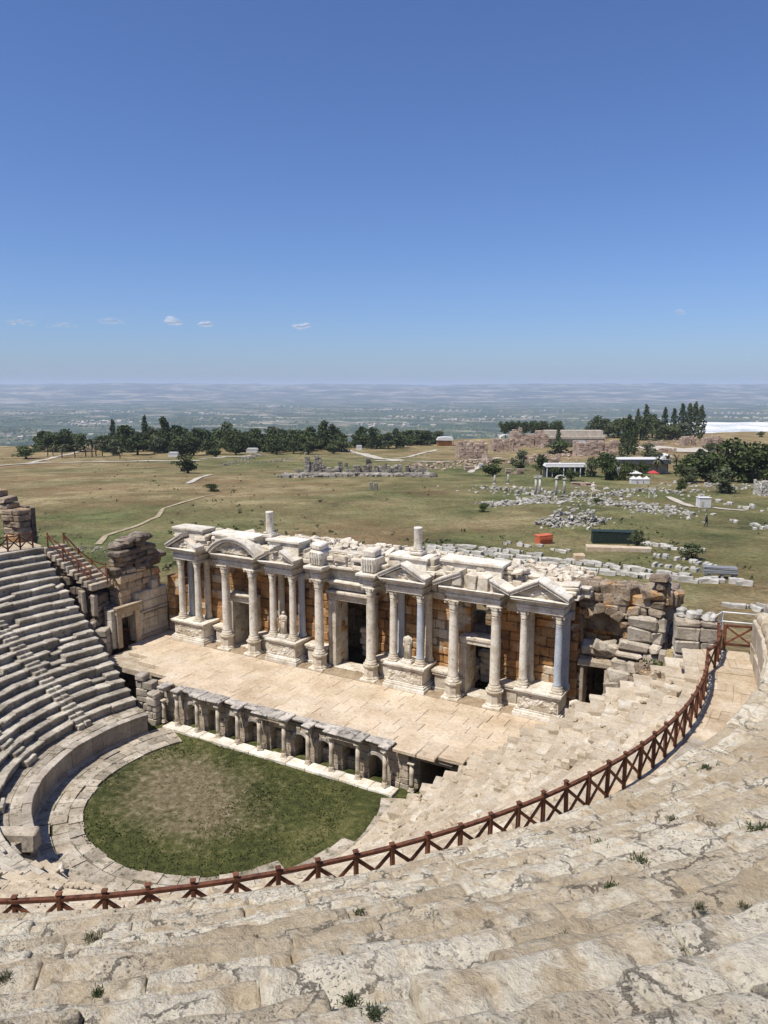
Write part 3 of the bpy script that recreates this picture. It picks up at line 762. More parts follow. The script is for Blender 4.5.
for i in range(9000):
    a = rt.uniform(0, 6.283); R = 8.3 * math.sqrt(rt.random()); x, y = R * math.sin(a), R * math.cos(a)
    if y > 4.5 or R > 7.75 + .1 * noise.noise((x * 2, y * 2, 0)): continue
    bare = 1.05 - math.hypot((x + 2.6) * .19, (y + 1.4) * .24) + noise.noise((x * .4, y * .4, 7)) * .6
    if bare > .1 and rt.random() < .93: continue
    h = rt.uniform(.04, .10); w = rt.uniform(.02, .05); t = rt.uniform(0, 6.28); bb = rt.random()
    for q in range(2):
        t += 1.4; c, s = math.cos(t), math.sin(t)
        tf.add([Vector((x - c * w, y - s * w, -.02)), Vector((x + c * w, y + s * w, -.02)), Vector((x + rt.uniform(-.06, .06), y + rt.uniform(-.06, .06), h))], [(0, 1, 2)], bb)
M['grass'] = leafmat('grass_blades', (.022, .027, .008), (.050, .056, .015), (.12, .115, .042))
tag(tf.build('grass', M['grass']), 'short green grass growing over the orchestra floor', 'grass', kind='stuff')
# ------------------------------------------------------------------ stage platform
ZS = 2.6
stage = empty('stage_platform', (0, 5, 0))
tag(stage, 'raised stage paved with sandy slabs, its niched front facing the green orchestra', 'stage')
def under(o): o.location = o.location - Vector((0, 5, 0)); return o
fl = MB(); y = 5.76; rs = random.Random(11)
def stage_x(y):                     # left and right limits of the paving
    return (-10.3 - max(0, y - 5.4) * 2.05 if y < 9.6 else -18.7), (13.6 + (y - 5) * .55)
while y < 15.0:
    w = rs.uniform(.75, 1.15); y1 = min(y + w, 15.1); x0, x1 = stage_x(y); x = max(x0, -18.75)
    while x < x1:
        L = rs.uniform(.9, 2.5); xe = min(x + L, x1 + .1)
        cbox(fl, x + .008, xe - .008, y + .008, y1 - .008, ZS - .3, ZS + rs.uniform(-.012, .012), .02, .008, None, None, rs)
        x = xe
    y = y1
under(fl.build('floor', M['slab'], stage))
sk = MB(); box(sk, -18.6, 17, 6.9, 15.2, 1.9, ZS - .31, b=.5)
under(sk.build('floor_core', M['hypo'], stage))
# front wall with recesses: doors between paired columns, arched niches between the others
HX = [-8.45, -6.62, -4.78, -3.1, -1.3, .66, 2.5, 4.22, 6.1, 7.95]
fw = MB()
ops = []
for (a, b, arch) in ((-8.45, -6.62, 1), (-6.62, -4.78, 0), (-4.78, -3.1, 1), (-3.1, -1.3, 1), (-1.3, .66, 0), (.66, 2.5, 1), (2.5, 4.22, 1), (4.22, 6.1, 0), (6.1, 7.95, 1)):
    c = (a + b) / 2; hw = .52 if arch else .50
    ops.append((c - hw + 10.2, c + hw + 10.2, -.5, 1.15 if arch else 1.75, bool(arch)))
masonry(fw, -10.2, 5.5, 0, 19.4, -.1, 2.3, 1.0, (.34, .5), (.35, .9), ops, .03, .03, .02, random.Random(12))
box(fw, -10.2, 9.2, 6.98, 7.2, -.3, 2.28, b=.3)
under(fw.build('front_wall', M['hypo'], stage))
for (s0, s1, z0, z1, arch) in ops:        # blocked lower half of some niches
    nb = MB()
    if rng.random() < .55 or not arch: masonry(nb, s0 - 10.2 + .02, 6.0, 0, s1 - s0 - .04, -.1, rng.uniform(.7, 1.2) if not arch else rng.uniform(.5, 1.1), .3, (.25, .4), (.3, .6), (), .03)
    if nb.v: under(nb.build('niche_filling', M['hypo'], stage))
kb = MB(); x = -9.3
while x < 8.7:
    L = rng.uniform(.9, 1.7); cbox(kb, x + .01, min(x + L, 8.75), 4.32 + rng.uniform(-.04, .04), 5.2, -.15, .16 + rng.uniform(-.02, .02), .03, .02); x += L
under(kb.build('plinth', M['marble_clean'], stage))
def small_column_meshes():
    s = MB(); lathe(s, [(.145, .3), (.148, .6), (.14, 1.3), (.125, 1.95)], seg=14, fn=lambda a, z: 1 + .02 * math.sin(a * 9))
    b = MB(); cbox(b, -.2, .2, -.2, .2, .0, .1, .02); lathe(b, [(.19, .1), (.2, .15), (.165, .2), (.18, .25), (.15, .31)], seg=14)
    c = MB(); lathe(c, [(.125, 1.94), (.15, 1.99), (.14, 2.03), (.19, 2.13), (.2, 2.16)], seg=14, fn=lambda a, z: 1 + .05 * math.cos(a * 8)); cbox(c, -.22, .22, -.2, .2, 2.15, 2.24, .02)
    return s.mesh('column', M['hypocol']), b.mesh('base', M['hypocol']), c.mesh('capital', M['hypocol'])
cm = small_column_meshes()
for i, x in enumerate(HX + [-9.75]):
    c = link('column', cm[0], stage, (x, 4.95 - 5, .16), rng.uniform(0, 3))
    if i == 10: c.scale.z = .75; c.location.z = .1
    link('base', cm[1], c); link('capital', cm[2], c)
# entablature: straight lengths over the pairs, single blocks and curved brackets over the rest
for (a, b) in ((-6.62, -4.78), (-1.3, .66), (4.22, 6.1)):
    e = MB(); prism(e, [(a - .22, 2.4), (b + .22, 2.4), (b + .22, 2.58), (a - .22, 2.58)], 4.76, 5.14)
    box(e, a - .26, b + .26, 4.72, 5.48, 2.585, 2.66)
    under(e.build('architrave', M['hypo'], stage))
    e = MB(); x = a - .42
    while x < b + .4:
        L = rng.uniform(.7, 1.3); x2 = min(x + L, b + .42); cbox(e, x + .01, x2 - .01, 4.66 + rng.uniform(-.1, .1), 5.75, 2.664, 2.80 + rng.uniform(-.02, .03), .04, .02); x = x2
    under(e.build('cornice', M['slabedge'], stage))
for x in (-8.45, -3.1, 2.5, 7.95, -9.75):
    e = MB(); box(e, x - .17, x + .17, 4.78, 5.48, 2.4, 2.60)
    cbox(e, x - .34, x + .34, 4.70, 5.75, 2.605, 2.74 + rng.uniform(0, .04), .04, .02)
    under(e.build('bracket', M['slabedge'], stage))
for i in range(len(HX) - 1):            # cornice
    e = MB()
    a, b = HX[i], HX[i + 1]
    if (a, b) in ((-6.62, -4.78), (-1.3, .66), (4.22, 6.1)): continue
    aa = a + .36; bb_ = b - .36
    cbox(e, aa, bb_, 5.2 + rng.uniform(-.1, .08), 5.85, 2.56, 2.69 + rng.uniform(-.02, .03), .04, .02)
    under(e.build('niche_cornice', M['slabedge'], stage)); e = MB()
    c = (a + b) / 2
    for q in range(9):
        t0, t1 = math.pi * q / 9, math.pi * (q + 1) / 9
        p = [(c + r_ * math.cos(t), 1.15 + r_ * math.sin(t)) for (r_, t) in ((.55, t0), (.55, t1), (.74, t1), (.74, t0))]
        prism(e, p, 5.40, 5.56)
    under(e.build('niche_head', M['slabedge'], stage))
e = MB(); x = 8.4
while x < 13.2:
    L = rng.uniform(.8, 1.6); cbox(e, x + .01, x + L - .01, 5.0 + max(0, x - 10) * .35, 6.95, 2.42, 2.66, .04, .02); x += L
under(e.build('edge_paving', M['slab'], stage))
# passage at the right end of the stage front
pg = MB()
masonry(pg, 9.2, 5.95, 0, .55, -.1, 2.3, .9, (.35, .5), (.4, .6)); masonry(pg, 11.55, 6.1, 0, 2.2, -.1, 2.4, .9, (.35, .5), (.4, .8))
cbox(pg, 9.3, 12., 5.5, 6.1, 2.16, 2.42, .03); cbox(pg, 9.35, 11.9, 5.62, 6.1, 1.95, 2.155, .03)
box(pg, 9.7, 11.6, 9.4, 9.6, -1, 2.3); box(pg, 9.2, 9.45, 6.9, 9.6, -1, 2.3); box(pg, 11.62, 11.8, 6.9, 9.6, -1, 2.3)
under(pg.build('passage', M['hypo'], stage))
sc2 = link('column', cm[0], stage, (9.5, 5.35 - 5, .1)); sc2.scale.z = .8; link('base', cm[1], sc2); link('capital', cm[2], sc2)

# ------------------------------------------------------------------ stage building
sb = empty('stage_building', (0, 15, ZS))
tag(sb, 'long ruined facade of white columns and pediments before an orange stone wall', 'ruin')
O = Vector((0, 15, ZS))
def P_(mb, name, mat): return mb.build(name, mat, sb, -O)
YW = 14.75
bw = MB()
doors = [(-11.0, -9.35, ZS, 6.3), (-1.35, 1.25, ZS, 7.8), (9.05, 10.75, ZS, 9.1)]
ops = [(a + 17.6, b + 17.6, z0, z1) for (a, b, z0, z1) in doors] + [(-17.0 + 17.6, -15.9 + 17.6, 7., 9.2)]
masonry(bw, -17.6, YW, 0, 33.9, ZS - .1, 9.7, 1.1, (.5, .75), (.7, 1.6), ops, .05, .05, .03, random.Random(21))
P_(bw, 'back_wall', M['tuff'])
rw = MB(); masonry(rw, -17.6, 18.6, 0, 34, ZS, lambda s: 10.2 + .8 * noise.noise((s * .5, 0, 0)), .9, (.5, .75), (.8, 1.6), [(23.2, 26.2, 3., 9.8)], .05, .05, .03, random.Random(22))
P_(rw, 'rear_wall', M['ruin'])
tp = MB(); box(tp, -17.4, 7.4, YW + 1.0, 18.7, 9.2, 10.6, b=.5); box(tp, 10.6, 16.2, YW + 1.0, 18.7, 9.2, 10.6, b=.5); box(tp, 7.39, 10.61, YW + .9, 16.2, 9.8, 10.6, b=.5)
P_(tp, 'roof_core', M['ruin'])
inn = MB()          # rubble and cross walls seen in the dark through the doors
for (x, y, h) in ((-.6, 17.4, 2.4), (.6, 17.0, 1.5), (.2, 17.9, 4.4), (-9.9, 17.2, 2.), (8.3, 16.9, 1.6), (9.4, 17.3, 2.2), (7.6, 17.8, 1.2)):
    for q in range(5):
        z = ZS + h * q / 5; cbox(inn, x - .5 + rng.uniform(-.2, .2), x + .5 + rng.uniform(-.2, .2), y - .35, y + .35, z, z + h / 5 * .96, .08, .06)
tag(P_(inn, 'rubble', M['marble']), kind='stuff')
bm_ = MB()
bar(bm_, (7.6, 16.3, 9.3), (9.9, 18.2, 8.0), .22, .25); bar(bm_, (8.5, 15.8, 9.5), (10.6, 16.6, 7.4), .2, .22); bar(bm_, (8.95, 15.4, 7.1), (10.9, 15.4, 7.0), .3, .5)
P_(bm_, 'beam', M['darkruin'])

def col_meshes(zb, zt, rb, kind, shaftmat):
    """column from zb (floor or pedestal top) to zt (top of capital), as shaft, base, capital meshes with their foot at 0"""
    H = zt - zb; b = MB()
    if kind == 'tall':
        k8 = lambda a, z: 1.0 + .04 * math.cos(a * 8)
        cbox(b, -.62, .62, -.62, .62, 0, .2, .04, .015)
        lathe(b, [(.60, .2), (.62, .27), (.55, .34), (.52, .40), (.50, .98), (.56, 1.04), (.62, 1.12), (.61, 1.2)], seg=8, sm=False)
        lathe(b, [(.47, 1.2), (.50, 1.27), (.46, 1.34), (.41, 1.38), (.43, 1.46), (.40, 1.5), (.37, 1.56)], seg=20); hb = 1.55
    else:
        cbox(b, -.40, .40, -.40, .40, 0, .14, .03, .01)
        lathe(b, [(.38, .14), (.40, .2), (.36, .26), (.32, .29), (.35, .36), (.32, .4), (rb + .03, .45)], seg=20); hb = .44
    hc = .78 if kind == 'tall' else .66
    s = MB(); z0, z1 = hb, H - hc; n = 9; fr = random.Random(int(zb * 10))
    prof = [(rb + .03, z0), (rb, z0 + .08)] + [(rb * lerp(1, .86, (i / n) ** 1.5), lerp(z0 + .08, z1 - .06, i / n)) for i in range(1, n)] + [(rb * .86, z1 - .07), (rb * .93, z1 - .03), (rb * .9, z1)]
    lathe(s, prof, seg=24, fn=lambda a, z: 1 + .018 * noise.noise((math.cos(a) * 2, math.sin(a) * 2, z * 1.5)))
    c = MB(); rt = rb * .86
    leaf = lambda a, z: 1 + .13 * abs(math.sin(a * 4)) * clamp((z - z1) / hc + .2) - .05
    lathe(c, [(rt * 1.02, z1 - .01), (rt * 1.28, z1 + hc * .22), (rt * 1.12, z1 + hc * .28), (rt * 1.45, z1 + hc * .52), (rt * 1.22, z1 + hc * .58), (rt * 1.75, z1 + hc * .84), (rt * 1.7, z1 + hc * .88)], seg=32, fn=leaf)
    q = rt * 1.78
    for k in range(4):
        cbox(c, q * .72, q * 1.02, -q * .13, q * .13, z1 + hc * .68, z1 + hc * .87, .03, .01, None, Matrix.Rotation(math.pi / 4 + k * math.pi / 2, 4, 'Z') @ Matrix.Scale(1.28, 4, (1, 0, 0)))
    cbox(c, -q, q, -q, q, z1 + hc * .875, H, .04, .015)
    return s.mesh('column', shaftmat), b.mesh('base', M['marble']), c.mesh('capital', M['marble'])
tall = col_meshes(ZS, 9.5, .34, 'tall', M['marble_clean'])
YC, YP = 13.35, 13.45
def put_col(ms, x, y, z, mat=None):
    c = link('column', ms[0], sb, Vector((x, y, z)) - O, rng.choice((0, 1, 2, 3)) * math.pi / 2)
    link('base', ms[1], c); link('capital', ms[2], c)
TALLX = [-11.15, -8.45, -2.3, 2.1, 8.45, 11.4]
for x in TALLX: put_col(tall, x, YC, ZS)
ped_w = col_meshes(4.4, 9.45, .27, 'ped', M['marble_clean']); ped_b = (col_meshes(4.4, 9.45, .27, 'ped', M['bluemarble'])[0], ped_w[1], ped_w[2])
PEDS = [(-16.7, -13.1, (-15.95, -14.2), (0, 0)), (-6.95, -4.0, (-6.6, -4.75), (0, 0)), (3.4, 6.6, (3.85, 5.95), (0, 1)), (12.85, 16.0, (13.25, 15.5), (0, 1))]
def moulded(mb, x0, x1, y0, y1, levels, rr=None):
    """stack of slabs (z0, z1, overhang) growing a moulding"""
    for (z0, z1, o) in levels: cbox(mb, x0 - o, x1 + o, y0 - o, y1, z0 + .002, z1 - .002, .02, .006, None, None, rr)
def relief(mb, x0, x1, z0, z1, y, amp=.09, st=.045, sc=3.2, seed=0.):
    """carved panel facing -y"""
    nx = max(2, int((x1 - x0) / st)); nz = max(2, int((z1 - z0) / st)); o = len(mb.v)
    for i in range(nx + 1):
        for k in range(nz + 1):
            x = lerp(x0, x1, i / nx); z = lerp(z0, z1, k / nz); e = 0 if i in (0, nx) or k in (0, nz) else 1
            d = noise.noise((x * sc + seed, seed, z * sc * .8)) + .6 * noise.noise((x * sc * 2.3, seed + 3, z * sc * 2.3))
            mb.v.append(Vector((x, y - e * amp * max(0., d + .25), z)))
    for i in range(nx):
        for k in range(nz): mb.face([o + i * (nz + 1) + k, o + (i + 1) * (nz + 1) + k, o + (i + 1) * (nz + 1) + k + 1, o + i * (nz + 1) + k + 1], .5)
for i, (a, b, cx, bl) in enumerate(PEDS):
    p = MB(); x0, x1 = a + .25, b - .25
    moulded(p, x0, x1, 12.95, YW + .1, [(ZS, ZS + .28, .26), (ZS + .28, ZS + .42, .20), (ZS + .42, ZS + .52, .10), (ZS + .52, 4.05, 0.), (4.05, 4.14, .08), (4.14, 4.24, .16), (4.24, 4.4, .22)])
    po = P_(p, 'pedestal', M['marble_clean'])
    rl_ = MB(); relief(rl_, x0 + .06, x1 - .06, ZS + .56, 4.02, 12.945, seed=i * 7.)
    rl_.build('relief', M['marble'], po)
    for q, x in enumerate(cx): put_col(ped_b if bl[q] else ped_w, x, YP, 4.4)
    for q, x in enumerate((cx[0] + .05, cx[1] + .1)):     # pilaster columns behind
        pm = MB(); lathe(pm, [(.36, 0), (.36, .2), (.28, .35), (.27, .4), (.25, 4.6), (.3, 4.7), (.4, 5.05)], seg=16)
        pm.build('pilaster', (M['bluemarble'], M['marble'])[(q + (0, 1, 0, 1)[i]) % 2], sb, Vector((x + .05, YW - .33, 4.4)) - O)
# smaller projecting wall base between the pedestals
for (a, b) in ((-13.1, -11.6), (-9.0, -7.0), (-4., -2.0), (1.7, 3.4), (6.6, 8.6), (11.2, 12.9)):
    p = MB(); moulded(p, a + .2, b - .2, 13.95, YW + .05, [(ZS, ZS + .25, .16), (ZS + .25, 3.75, 0.), (3.75, 3.92, .12), (3.92, 4.1, .18)])
    P_(p, 'wall_base', M['marble'])
ea = MB(); x = -16.5
for i in range(200):
    x = rng.uniform(-13, 12.6); s = rng.uniform(.06, .22); y = rng.uniform(13.1, 14.0); cbox(ea, x - s, x + s, y - s * .7, y + s * .7, ZS - .05, ZS + s * .7, .04, .03, None, None)
tag(P_(ea, 'debris', M['earth']), kind='stuff')
eb = MB()
for (a, b) in ((-13.05, -7.0), (-3.95, 3.35), (6.65, 12.8)):
    nx = int((b - a) / .15); o = len(eb.v)
    for i in range(nx + 1):
        for k in range(9):
            x = lerp(a, b, i / nx); y = lerp(12.75, 14.6, k / 8)
            eb.v.append(Vector((x, y + .15 * noise.noise((x, 0, 3)), ZS + .02 + (.0 if k == 0 else .05 + .10 * abs(noise.noise((x * 1.7, y * 1.7, 2)))))))
    for i in range(nx):
        for k in range(8): eb.face([o + i * 9 + k, o + (i + 1) * 9 + k, o + (i + 1) * 9 + k + 1, o + i * 9 + k + 1], .5, True)
P_(eb, 'earth_fill', M['earth'])
# doors
for (a, b, z0, z1), w in zip(doors, (.5, .62, .5)):
    if a > 8: z1 = 6.25
    d = MB(); yf = 14.1
    for (x0, x1) in ((a - w, a), (b, b + w)):
        cbox(d, x0, x1, yf, YW + 1.05, ZS, z1, .03, .01); s = 1 if x0 < a else -1
        xo = x0 if s > 0 else x1; cbox(d, min(xo, xo + s * .2), max(xo, xo + s * .2), yf - .07, yf + .1, ZS, z1, .03)
    cbox(d, a - w, b + w, yf, YW + 1.05, z1 + .004, z1 + .52, .03, .01); cbox(d, a - w - .0, b + w, yf - .08, yf + .1, z1 + .3, z1 + .51, .03)
    if a < 8: cbox(d, a - w - .15, b + w + .15, yf - .25, YW, z1 + .53, z1 + .75, .05, .02)
    cbox(d, a - .1, b + .1, 13.95, YW + .6, ZS, ZS + .14, .03)
    P_(d, 'door_frame', M['marble'])
# entablatures
def entab(x0, x1, zb, y0=12.98, dent=True):
    e = MB(); r = random.Random(int(x0 * 100))
    cbox(e, x0, x1, y0, YW + .02, zb, zb + .24, .02, .01, None, None, r); cbox(e, x0 - .05, x1 + .05, y0 - .05, YW + .01, zb + .245, zb + .44, .02, .01, None, None, r)
    cbox(e, x0 + .01, x1 - .01, y0 + .0, YW + .03, zb + .445, zb + .66, .02, .01, None, None, r)
    x = x0 - .1
    while dent and x < x1 + .05:
        if r.random() < .9: box(e, x, x + .12, y0 - .2, y0 + .1, zb + .665, zb + .76, 0., .5)
        x += .22
    cbox(e, x0 - .12, x1 + .12, y0 - .12, YW + .01, zb + .665, zb + .755, .02, .01, None, None, r)
    cbox(e, x0 - .34, x1 + .34, y0 - .36, YW, zb + .76, zb + .88, .03, .02, None, None, r); cbox(e, x0 - .40, x1 + .40, y0 - .42, YW - .01, zb + .885, zb + .96, .03, .02, None, None, r)
    return P_(e, 'entablature', M['marble_clean'])
def gable(x0, x1, zb, h, y0=12.6, t=1.3, miss=(), broken=0.):
    c = (x0 + x1) / 2; g = MB()
    prism(g, [(x0 + .15, zb), (x1 - .15, zb), (c, zb + h - .12)], y0 + .32, y0 + t)
    if not broken: relief(g, c - .55, c + .55, zb + .1, zb + h * .55, y0 + .315, .12, .05, 3.4, x0)
    p = P_(g, 'tympanum', M['marble'])
    for sgn, xe in ((1, x0), (-1, x1)):
        k = MB()
        L = math.hypot((c - xe), h); n = 4
        for q in range(n):
            if (sgn, q) in miss: continue
            t0, t1 = q / n, (q + 1) / n - .006
            pts = [(lerp(xe, c, t0), lerp(zb, zb + h, t0)), (lerp(xe, c, t1), lerp(zb, zb + h, t1))]
            d1 = rng.uniform(-.02, .02)
            prism(k, [(pts[0][0], pts[0][1] - .01), (pts[1][0], pts[1][1] - .01), (pts[1][0], pts[1][1] + .2), (pts[0][0], pts[0][1] + .2)], y0 + d1, y0 + t - .1)
            prism(k, [(pts[0][0], pts[0][1] + .203), (pts[1][0], pts[1][1] + .203), (pts[1][0], pts[1][1] + .30), (pts[0][0], pts[0][1] + .30)], y0 - .08 + d1, y0 + t - .12)
        k.build('raking_cornice', M['marble_clean'], p)
    for (dx) in (-.42, .42):            # roof slabs behind
        pass
    return p
ent = []
for i, (a, b, cx, bl) in enumerate(PEDS): ent.append(entab(cx[0] - .33, cx[1] + .33, 9.46))
gable(-16.75, -13.4, 10.42, .95, miss=((-1, 1), (-1, 2), (-1, 3)), t=1.1)
gable(-7.4, -3.95, 10.42, .9, miss=((1, 2), (-1, 3)))
gable(3.05, 6.7, 10.42, .92)
gable(12.45, 16.25, 10.42, .95)
entab(TALLX[0] - .38, TALLX[1] + .38, 9.5, 12.93); entab(TALLX[4] - .38, TALLX[5] + .38, 9.5, 12.93)
gable(7.3, 12.5, 10.46, 1.15, y0=12.5, miss=((1, 3), (-1, 2), (-1, 3)), broken=1.)
bkb = MB()
for (x, z) in ((8.9, 11.0), (9.9, 10.9), (10.7, 10.8)): cbox(bkb, x - .35, x + .35, 12.6, 13.6, z - .4, z + .5, .04, .05)
P_(bkb, 'broken_block', M['marble'])
# curved pediment
ac = MB(); cx_, hw, zb, h = (TALLX[0] + TALLX[1]) / 2, 2.25, 10.46, 1.1
rad = (hw * hw + h * h) / (2 * h); th = math.asin(hw / rad); zc_ = zb + h - rad
arc = [(cx_ + rad * math.sin(t), zc_ + rad * math.cos(t)) for t in [th * (2 * i / 14 - 1) for i in range(15)]]
prism(ac, [(p[0] , max(zb, p[1] - .1)) for p in arc][1:-1], 12.9, 13.8)
relief(ac, cx_ - 1.3, cx_ + 1.3, zb + .08, zb + .62, 12.895, .12, .05, 3., 5.)
tpn = P_(ac, 'tympanum', M['marble'])
kc = MB()
for i in range(14):
    p, q = arc[i], arc[i + 1]; n0 = ((p[0] - cx_) / rad, (p[1] - zc_) / rad); n1 = ((q[0] - cx_) / rad, (q[1] - zc_) / rad)
    for (r0, r1, y0) in ((-.02, .2, 12.55), (.203, .31, 12.45)):
        prism(kc, [(p[0] + n0[0] * r0, p[1] + n0[1] * r0), (q[0] + n1[0] * r0, q[1] + n1[1] * r0), (q[0] + n1[0] * r1, q[1] + n1[1] * r1), (p[0] + n0[0] * r1, p[1] + n0[1] * r1)], y0, 13.85)
kc.build('curved_cornice', M['marble_clean'], tpn)
# middle bay: impost blocks over the two tall columns and the wall between them
for x in (TALLX[2], TALLX[3]):
    e = MB()
    for (z0, z1, o) in ((9.5, 9.74, 0.), (9.745, 9.94, .05), (9.945, 10.16, .01), (10.165, 10.3, .14), (10.305, 10.5, .38)): cbox(e, x - .42 - o, x + .42 + o, 12.93 - o, YW, z0, z1, .03, .015)
    cbox(e, x - .5, x + .5, 13.0, 14.4, 10.505, 11.6, .06, .04); cbox(e, x - .58, x + .58, 12.9, 14.2, 11.0, 11.55, .08, .05)
    cbox(e, x - .4, x + .45, 13.0, 14.2, 11.605, 12.1, .1, .06)
    for q in range(5): cbox(e, x - .5 + q * .2, x - .36 + q * .2, 12.84, 13.1, 10.6, 11.5, .04, .02)
    io = P_(e, 'impost_block', M['marble_clean'])
mw = MB()
masonry(mw, -2.0, 14.2, 0, 3.9, 8.6, 10.6, .6, (.4, .6), (.8, 1.5), (), .02, .03, .01)
cbox(mw, -1.85, 1.7, 13.95, 14.3, 9.0, 9.16, .03); cbox(mw, -1.9, 1.7, 13.75, 14.3, 9.17, 9.36, .05, .03)
cbox(mw, -1.75, 1.6, 13.6, 14.3, 10.3, 10.5, .05, .03)
P_(mw, 'upper_wall', M['marble_clean'])
fz = MB(); box(fz, -1.65, 1.5, 13.75, 14.4, 10.51, 11.55, b=.4); relief(fz, -1.65, 1.5, 10.55, 11.5, 13.745, .14, .05, 2.6, 9.)
P_(fz, 'frieze', M['marble'])
# walling between the projecting bays
uw2 = MB(); masonry(uw2, -17.3, 14.45, 0, 33.4, 8.9, 10.9, .4, (.4, .65), (.7, 1.5), [(15.3, 19.2, 8., 12.), (24.6, 29., 8., 9.55), (0.3, 1.6, 8, 9.3)], .05, .05, .03, random.Random(33))
P_(uw2, 'upper_wall', M['marble'])
# blocks of the lost upper storey along the top
at_b = MB(); ra = random.Random(44)
for row in range(2):
    x = -16.9
    while x < 16.2:
        w = ra.uniform(.45, 1.25)
        top = 10.95 + ra.uniform(0, .35) + (.6 if (-16.9 < x < -12 or -7.2 < x < -4 or 7 < x < 12.5 or 3. < x < 6.5) else .1)
        y0 = 13.6 + ra.uniform(-.25, .3) + row * .95; z = 10.4
        while z < top - .12:
            h = ra.uniform(.22, .48); ex = ra.uniform(-.12, .12)
            if ra.random() < .9 or z < 10.7: cbox(at_b, -w / 2 + .02, w / 2 - .02, 0, ra.uniform(.7, 1.15), 0, min(h, top - z) - .01, .05, .05, None, TR(x + w / 2 + ex, y0 + ra.uniform(-.1, .18), z, ra.gauss(0, .07), ra.gauss(0, .02), ra.gauss(0, .03)), ra)
            z += h
        x += w
P_(at_b, 'attic_masonry', M['marble'])
for (x0, x1, z1) in ((-6.9, -4.2, 11.95), (-12.3, -8.4, 11.9), (7.5, 11.6, 12.05), (3.6, 6.3, 11.9), (-16.6, -13.6, 12.)):
    e = MB(); moulded(e, x0, x1, 13.55, 15., [(10.9, z1 - .3, 0.), (z1 - .3, z1 - .18, .08), (z1 - .18, z1, .16)], ra)
    P_(e, 'upper_pedestal', M['marble_clean'])
rb = MB()
for i in range(900):
    x = ra.uniform(-17, 16.3); y = ra.uniform(14.9, 18.9); s = ra.uniform(.12, .42) * (1.25 if ra.random() < .2 else 1); h = s * ra.uniform(.35, .75)
    z = 10.5 + ra.uniform(0, .4) + (.3 if x > -8 else 0)
    if 7.4 < x < 10.6 and y > 16: continue
    cbox(rb, -s, s, -s * .6, s * .6, -h, h, .05, .05, None, TR(x, y, z, ra.uniform(0, 3), ra.gauss(0, .18), ra.gauss(0, .18)), ra)
tag(P_(rb, 'top_rubble', M['marble']), kind='stuff')

def statue_mesh(H, seed=0, head=True, lean=.0, w=.27):
    """draped standing figure, height H"""
    rs_ = random.Random(seed); mb = MB(); seg = 22
    prof = [(0, .95, .8), (.04, 1., .85), (.25, .88, .74), (.45, .95, .78), (.52, 1., .8), (.60, .85, .66), (.70, .98, .7), (.78, 1.08, .66), (.82, .95, .58), (.845, .48, .42), (.865, .3, .3)]
    if head: prof += [(.88, .32, .34), (.905, .40, .44), (.94, .43, .48), (.975, .36, .42), (.995, .16, .2)]
    o = len(mb.v)
    for (t, a, b) in prof:
        for k in range(seg):
            an = 2 * math.pi * k / seg
            f = 1 + (.09 * math.sin(an * 7 + 5 * t + math.sin(t * 9) * 1.5) if t < .8 else .02 * math.sin(an * 3))
            mb.v.append(Vector((w * a * f * math.cos(an) + lean * t, w * b * f * math.sin(an), t * H)))
    for i in range(len(prof) - 1):
        for k in range(seg): mb.face([o + i * seg + k, o + i * seg + (k + 1) % seg, o + (i + 1) * seg + (k + 1) % seg, o + (i + 1) * seg + k], .5, True)
    mb.face([o + (len(prof) - 1) * seg + k for k in range(seg)], .5)
    # arms: one bent across the body, one hanging in the cloak
    tube(mb, (w * .98, 0, H * .79), (w * 1.1, -.06, H * .60), w * .28, w * .24, 10); tube(mb, (w * 1.1, -.06, H * .60), (w * .25, -w * .85, H * .63), w * .24, w * .17, 10)
    tube(mb, (-w * .98, 0, H * .79), (-w * 1.15, -.04, H * .58), w * .28, w * .23, 10); tube(mb, (-w * 1.15, -.04, H * .58), (-w * 1.0, -w * .5, H * .42), w * .23, w * .16, 10)
    for q in range(7):                      # folds of the cloak
        x = w * (q / 6 * 1.5 - .75); tube(mb, (x, -w * .78, H * .02), (x * .6 + .08, -w * .70, H * .58), w * .12, w * .07, 6)
    return mb
def statue(name, x, y, z, H, label, seed, head=True, rz=0., w=.27, group=None):
    t = empty(name, (x, y, z), rz)
    pl = MB(); cbox(pl, -.42, .42, -.38, .38, 0, .2, .03, .01); cbox(pl, -.36, .36, -.32, .32, .2, .28, .03, .01); pl.build('plinth', M['marble_clean'], t)
    f = statue_mesh(H, seed, head, 0, w).build('figure', M['marble'], t, (0, 0, .28))
    return tag(t, label, 'statue', group)
statue('statue', 4.95, 13.55, 4.4, 1.85, 'headless draped statue between the columns right of the middle doorway', 1, False)
statue('statue', -5.72, 13.55, 4.4, 1.75, 'draped marble statue between the columns left of the middle doorway', 2, True)
statue('statue', 16.75, 13.2, ZS, 1.6, 'white marble torso standing at the foot of the stage, by the rightmost doorway', 3, False, .3, .3)
# two column stumps on top of the facade
for (px, py, lab, h) in ((270, 532, 'short white column stump standing on the facade top, left one of two', 1.5), (418, 545, 'short white column stump standing on the facade top, right one of two', 1.45)):
    d = ray(px, py + 5); t = (14.3 - CAM.y) / d.y; P = CAM + d * t
    s = MB(); cbox(s, -.48, .48, -.48, .48, 0, .22, .04, .02); cbox(s, -.40, .40, -.40, .40, .22, .34, .04, .02)
    lathe(s, [(.34, .34), (.30, .4), (.29, .9), (.28, h + .3), (.30, h + .34), (.29, h + .42)], seg=20)
    o = s.build('column_stump', M['marble_clean'], None, (P.x, 14.3, 11.94)); tag(o, lab, 'column')

